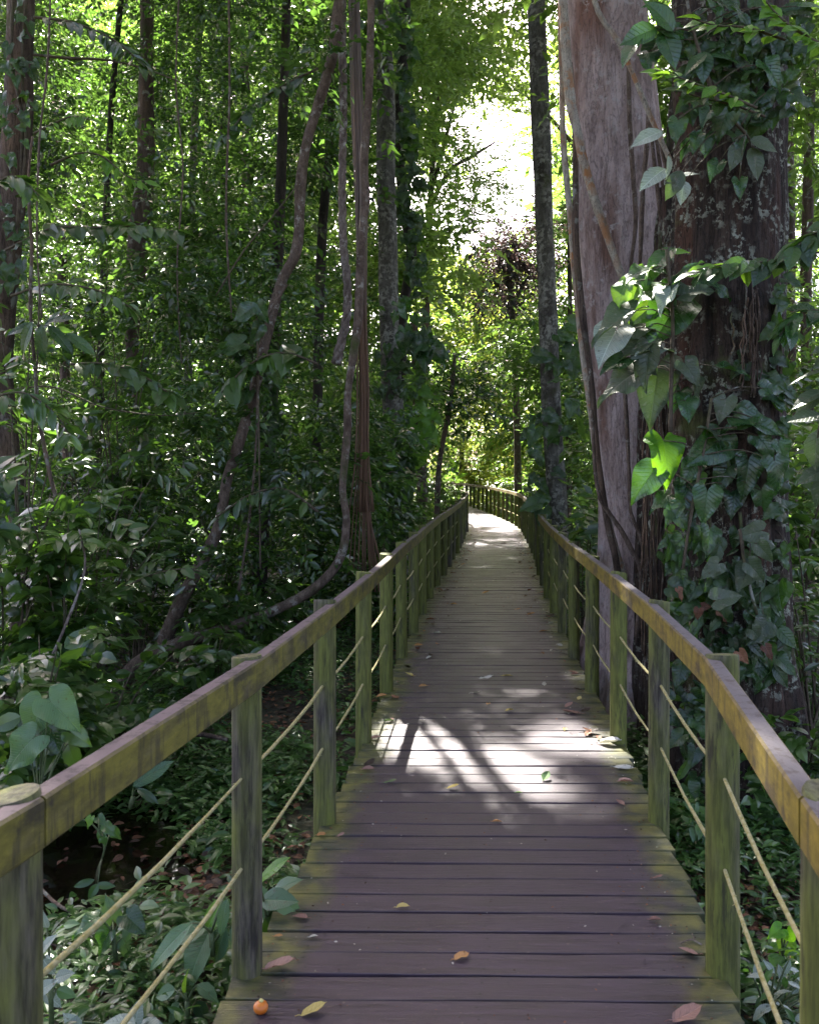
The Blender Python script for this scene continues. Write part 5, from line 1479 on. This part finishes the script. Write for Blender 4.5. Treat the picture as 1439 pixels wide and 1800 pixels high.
FL = [(553, 1785, 46, 20, 'dry_yellow', 'cream yellow leaf lying at the bottom border of the deck'),
      (812, 1686, 34, 35, 'dry_orange', 'peach coloured folded leaf alone in the middle of the near boards'),
      (709, 1598, 24, 15, 'dry_yellow', 'small yellow leaf near the middle of the deck beside a board gap'),
      (528, 1616, 30, 160, 'dry_pink', 'crinkled pink leaf near the left board ends'),
      (494, 1706, 54, 10, 'dry_pink', 'dull pink leaf at the foot of the second left post'),
      (1210, 1680, 34, 170, 'dry_pink', 'curled pinkish leaf near the right board ends under the forked twig'),
      (1208, 1795, 60, 15, 'dry_pink', 'large pinkish leaf cut by the bottom border at right'),
      (1157, 1546, 18, 10, 'dry_pink', 'small pinkish leaf on the right side by the board ends'),
      (1152, 1620, 22, 0, 'dry_pink', 'flat salmon leaf on the right side one board above the twig'),
      (1090, 1415, 20, 120, 'dry_pink', 'light brown leaf on the right edge, below the patch of sun'),
      (874, 1447, 18, 5, 'dry_orange', 'thin orange leaf at the lower edge of the sunny patch'),
      (797, 1388, 22, 10, 'dry_yellow', 'pale yellow leaf in the left part of the sunny patch'),
      (959, 1371, 26, 60, 'dry_green', 'crumpled pale green leaf inside the sunny patch'),
      (912, 1396, 14, 0, 'dry_green', 'tiny green leaf inside the sunny patch'),
      (687, 1378, 20, 10, 'dry_green', 'pale green leaf left of the sunny patch'),
      (684, 1270, 20, 20, 'dry_green', 'yellow green leaf beside the left posts'),
      (1008, 1255, 28, 160, 'dry_pink', 'copper coloured curled leaf near the right edge, above the sunny patch'),
      (1000, 1243, 20, 40, 'dry_pink', 'pinkish leaf just behind the copper coloured one'),
      (1030, 1252, 18, 10, 'dry_dark', 'blackish curled leaf right of the copper coloured one'),
      (1018, 1230, 14, 60, 'dry_yellow', 'small yellow leaf at the right edge'),
      (993, 1284, 14, 70, 'dry_yellow', 'slim yellow leaf close to the right posts'),
      (896, 1251, 18, 40, 'dry_yellow', 'yellow curved leaf in the middle of the shaded deck'),
      (858, 1240, 14, 250, 'dry_orange', 'orange fleck like leaf left of the yellow curved leaf'),
      (838, 1220, 16, 0, 'dry_pale', 'whitish leaf in the middle of the shaded deck'),
      (855, 1195, 24, 5, 'dry_pale', 'pale flat leaf farther up the middle of the deck'),
      (892, 1190, 18, 10, 'dry_yellow', 'cream leaf right of the pale flat one'),
      (855, 1043, 16, 35, 'dry_orange', 'upright curled orange brown leaf in the far middle of the deck'),
      (886, 957, 12, 0, 'dry_dark', 'dark curled leaf lying far up the deck'),
      (1072, 1310, 40, 345, 'dry_pale', 'pale papery leaf near the right posts in the sun'),
      (1040, 1290, 30, 5, 'dry_dark', 'dark twisted leaf at the upper edge of the sunny patch, right side'),
      (1098, 1352, 34, 350, 'dry_pale', 'bluish pale flat leaf at the right board ends'),
      (1100, 1377, 28, 5, 'dry_pink', 'pink brown leaf pile at the right board ends'),
      (660, 1300, 20, 10, 'dry_pink', 'pink leaf at the foot of the fourth left post'),
      (648, 1355, 22, 0, 'dry_pink', 'brownish leaf at the left board ends beside the sunny patch'),
      (672, 1226, 20, 20, 'dry_orange', 'orange brown leaf between left posts'),
      (737, 1136, 18, 30, 'dry_orange', 'orange leaf by the left posts farther on'),
      (968, 1085, 18, 10, 'dry_dark', 'dark leaf by the right posts farther on'),
      (720, 1190, 16, 160, 'dry_yellow', 'yellowish leaf on the left part of the shaded deck'),
      (566, 1470, 18, 30, 'dry_orange', 'orange leaf near the foot of the third left post'),
      (600, 1472, 14, 30, 'dry_pink', 'small pink leaf right of the third left post'),
      (490, 1650, 16, 0, 'dry_orange', 'thin orange leaf near the left board ends'),
      (552, 1650, 16, 20, 'dry_pale', 'greyish leaf scrap beside the thin orange leaf')]
for r in FL:
    deck_leaf(*r)
rngf = np.random.default_rng(9)
for i in range(90):
    y = rngf.uniform(5.0, 20)
    s = rngf.choice([-1, 1])
    x = walk_x(y) + s * (HALF - 0.05 - abs(rngf.normal(0, 0.14)))
    deck_leaf(CX + x * F / y, HY + (EYE - walk_z(y)) * F / y, rngf.uniform(0.05, 0.10) * F / y, rngf.uniform(0, 360), rngf.choice(['dry_pink', 'dry_brown', 'dry_brown', 'dry_dark', 'dry_pale', 'dry_orange']),
              'small dry leaf among the scattered leaves along the shaded edges of the boardwalk', 'small dry leaves along the boardwalk edges')

def fruit():
    d = EYE * F / (1782 - HY)
    c = np.array([(459 - CX) * d / F, d, 0.020])
    root = thing('fruit', 'round orange fruit lying on the deck near the lower left corner', 'fruit', (c[0], c[1], 0))
    a, s = Acc(), Acc()
    th = np.linspace(-1.5, 1.5, 12)
    rows = [[c[0], c[1], c[2] + 0.021 * math.sin(t) * 0.92, 0.0225 * math.cos(t) + 0.0003] for t in th]
    tube(a, rows, 20, smoothp=False, bump=0.02)
    part('flesh', a, M['fruit'], root)
    tube(s, [[c[0], c[1], c[2] + 0.017, 0.008], [c[0] + 0.004, c[1] + 0.002, c[2] + 0.0235, 0.006]], 8, smoothp=False)
    part('calyx', s, M['dry_yellow'], root)
fruit()
def twig_on_deck():
    d = EYE * F / (1662 - HY)
    a = Acc()
    def q(px, py, z=0.006, w_=3):
        dd = EYE * F / (py - HY)
        return [(px - CX) * dd / F, dd, z, w_ * dd / F / 2]
    tube(a, [q(1196, 1661), q(1215, 1657, 0.012), q(1233, 1664)], 5, 0.02)
    tube(a, [q(1222, 1660, 0.010, 2), q(1216, 1648, 0.015, 2)], 5, 0.02)
    single('fallen_twig', a, M['bark_twist'], 'small pale forked twig lying near the right board ends', 'twig')
twig_on_deck()

# fallen wood on the ground
def floor_wood(label, rows, mk='bark_brown', name='fallen_branch'):
    a = Acc()
    pts = []
    for px, py, wd, d in rows:
        q = U(px, py, d)
        q[2] = max(q[2], float(ground_z(q[0], q[1])) + 0.01)
        pts.append(list(q) + [wd * d / F / 2])
    tube(a, pts, 9, 0.08, bump=0.12)
    single(name, a, M[mk], label, 'branch')
floor_wood('dark fallen branch lying under the boardwalk edge at the bottom', [(300, 1790, 30, 3.35), (350, 1750, 32, 3.5), (420, 1712, 30, 3.65)], 'bark_black')
floor_wood('thin brown branch crossing the dark pool', [(150, 1370, 8, 5.4), (240, 1340, 9, 5.7), (300, 1300, 8, 6.1), (312, 1290, 8, 6.3)])
floor_wood('twig lying over the ground cover at the left', [(70, 1560, 6, 4.3), (110, 1595, 6, 4.1), (190, 1625, 5, 3.9), (230, 1650, 4, 3.8)])
floor_wood('crooked root at the pool border behind the railing', [(330, 1300, 9, 6.3), (345, 1290, 9, 6.5), (400, 1300, 7, 6.4)])

thicket('far_forest', 110, None, (30, 62), (-0.3, 6), 2.0, 90, 0.3, M['leaf_far'], 38, 1.0, pxr=(-250, 700), zbias=0.9)
thicket('far_forest', 60, None, (24, 50), (-0.3, 6), 1.8, 90, 0.28, M['leaf_far'], 39, 1.0, pxr=(930, 1650), zbias=0.9)

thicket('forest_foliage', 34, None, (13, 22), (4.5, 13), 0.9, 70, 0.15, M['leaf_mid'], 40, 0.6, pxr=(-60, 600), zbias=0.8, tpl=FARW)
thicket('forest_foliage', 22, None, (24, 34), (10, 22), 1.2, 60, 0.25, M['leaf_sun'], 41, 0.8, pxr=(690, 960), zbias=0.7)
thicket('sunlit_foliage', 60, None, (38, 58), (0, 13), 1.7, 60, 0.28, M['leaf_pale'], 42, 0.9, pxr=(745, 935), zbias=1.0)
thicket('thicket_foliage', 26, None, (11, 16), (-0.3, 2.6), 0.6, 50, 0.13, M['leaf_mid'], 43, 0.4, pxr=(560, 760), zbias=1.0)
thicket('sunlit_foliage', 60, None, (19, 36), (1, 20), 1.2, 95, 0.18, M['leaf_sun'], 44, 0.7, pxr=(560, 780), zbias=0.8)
thicket('forest_foliage', 22, None, (23, 29), (0, 6), 0.8, 60, 0.15, M['leaf_far'], 45, 0.5, pxr=(850, 985), zbias=1.0)

# bare and leafy branches that layer the left thicket
def bare(label, rows, d, name='bare_branch', mk='twig'):
    a = Acc()
    tube(a, pxpath(rows, d), 6, 0.06, bump=0.15)
    single(name, a, M[mk], label, 'branch' if 'branch' in name else 'liana', origin=U(rows[-1][0], rows[-1][1], d))
bare('dark bare branch crossing the upper left foliage nearly level', [(60, 96, 5), (120, 102, 5), (190, 106, 4), (260, 122, 3), (330, 150, 2)], 8.9)
bare('long thin bare branch sagging across the left thicket, mid height', [(-10, 690, 3), (90, 680, 3), (180, 715, 3), (280, 730, 2), (350, 725, 1.5)], 8.8)
bare('arching thin branch over the bay of the big liana', [(520, 330, 3), (480, 380, 3), (430, 440, 3), (380, 520, 2)], 9.2)
bare('thin straight hanging vine left of the big liana, reaching half way down', [(402, -60, 4), (404, 160, 4), (398, 380, 4), (408, 560, 3)], 9.6, 'hanging_vine', 'bark_vine')
bare('pair wise wavering thin vine hanging in the middle of the left foliage', [(318, -60, 3), (310, 140, 3), (322, 300, 3), (312, 470, 3), (320, 640, 2)], 9.4, 'hanging_vine', 'bark_vine')
bare('thin vine dangling beside the pale stem at the far left', [(92, -60, 3), (84, 120, 4), (70, 250, 4), (66, 420, 3), (74, 560, 3)], 7.9, 'hanging_vine', 'bark_vine')
bare('slender grey vine looping from the big liana to the ground', [(505, 500, 4), (470, 560, 4), (455, 640, 4), (452, 760, 4), (440, 900, 4), (420, 1040, 5)], 9.1, 'hanging_vine', 'bark_vine')
bare('forked dry branch leaning in the undergrowth behind the left rail', [(80, 1180, 6), (120, 1090, 5), (150, 1000, 4), (140, 930, 3)], 6.6, 'bare_branch', 'bark_twist')
for k, (lab, rows, d, ln, n, mk, tp) in enumerate((
        ('drooping branch of long dull leaves at the left border below the lobed plant', [(-20, 700), (40, 690), (90, 720), (130, 770)], 6.8, 50, 24, 'leaf_shrub', 'long'),
        ('branch of broad leaves crossing the brown fibrous trunk low down', [(120, 640), (190, 640), (250, 660), (310, 700)], 8.6, 38, 30, 'leaf_shrub', 'midw'),
        ('branch of glossy leaves in the upper middle, left of the big liana', [(560, 120), (500, 150), (440, 190), (390, 250)], 9.8, 36, 34, 'leaf_mid', 'midw'),
        ('dark leafy branch at the top between left border and brown trunk', [(60, 30), (130, 40), (200, 70), (260, 120)], 8.6, 38, 36, 'leaf_mid', 'mid'),
        ('spreading branch with large leaves in front of the dark upright trunk', [(560, 640), (500, 620), (440, 640), (390, 690)], 9.0, 48, 24, 'leaf_shrub', 'midw'),
        ('arching leafy branch low in the thicket, above the sweeping liana', [(560, 900), (500, 860), (440, 870), (380, 910)], 9.0, 34, 32, 'leaf_shrub', 'mid'),
        ('branch with level sprays at mid height beside the left border trunk', [(20, 520), (90, 500), (170, 510), (240, 545)], 8.2, 36, 38, 'leaf_shrub', 'mid'),
        ('tuft of long leaves in front of the lichen speckled trunk foot', [(640, 900), (660, 850), (690, 830), (720, 850)], 12.5, 30, 22, 'leaf_mid', 'long'))):
    leafy_branch('leafy_branch', lab, 'branch', rows, d, ln, n, mk, 400 + k, tpl=tp, ang=58)
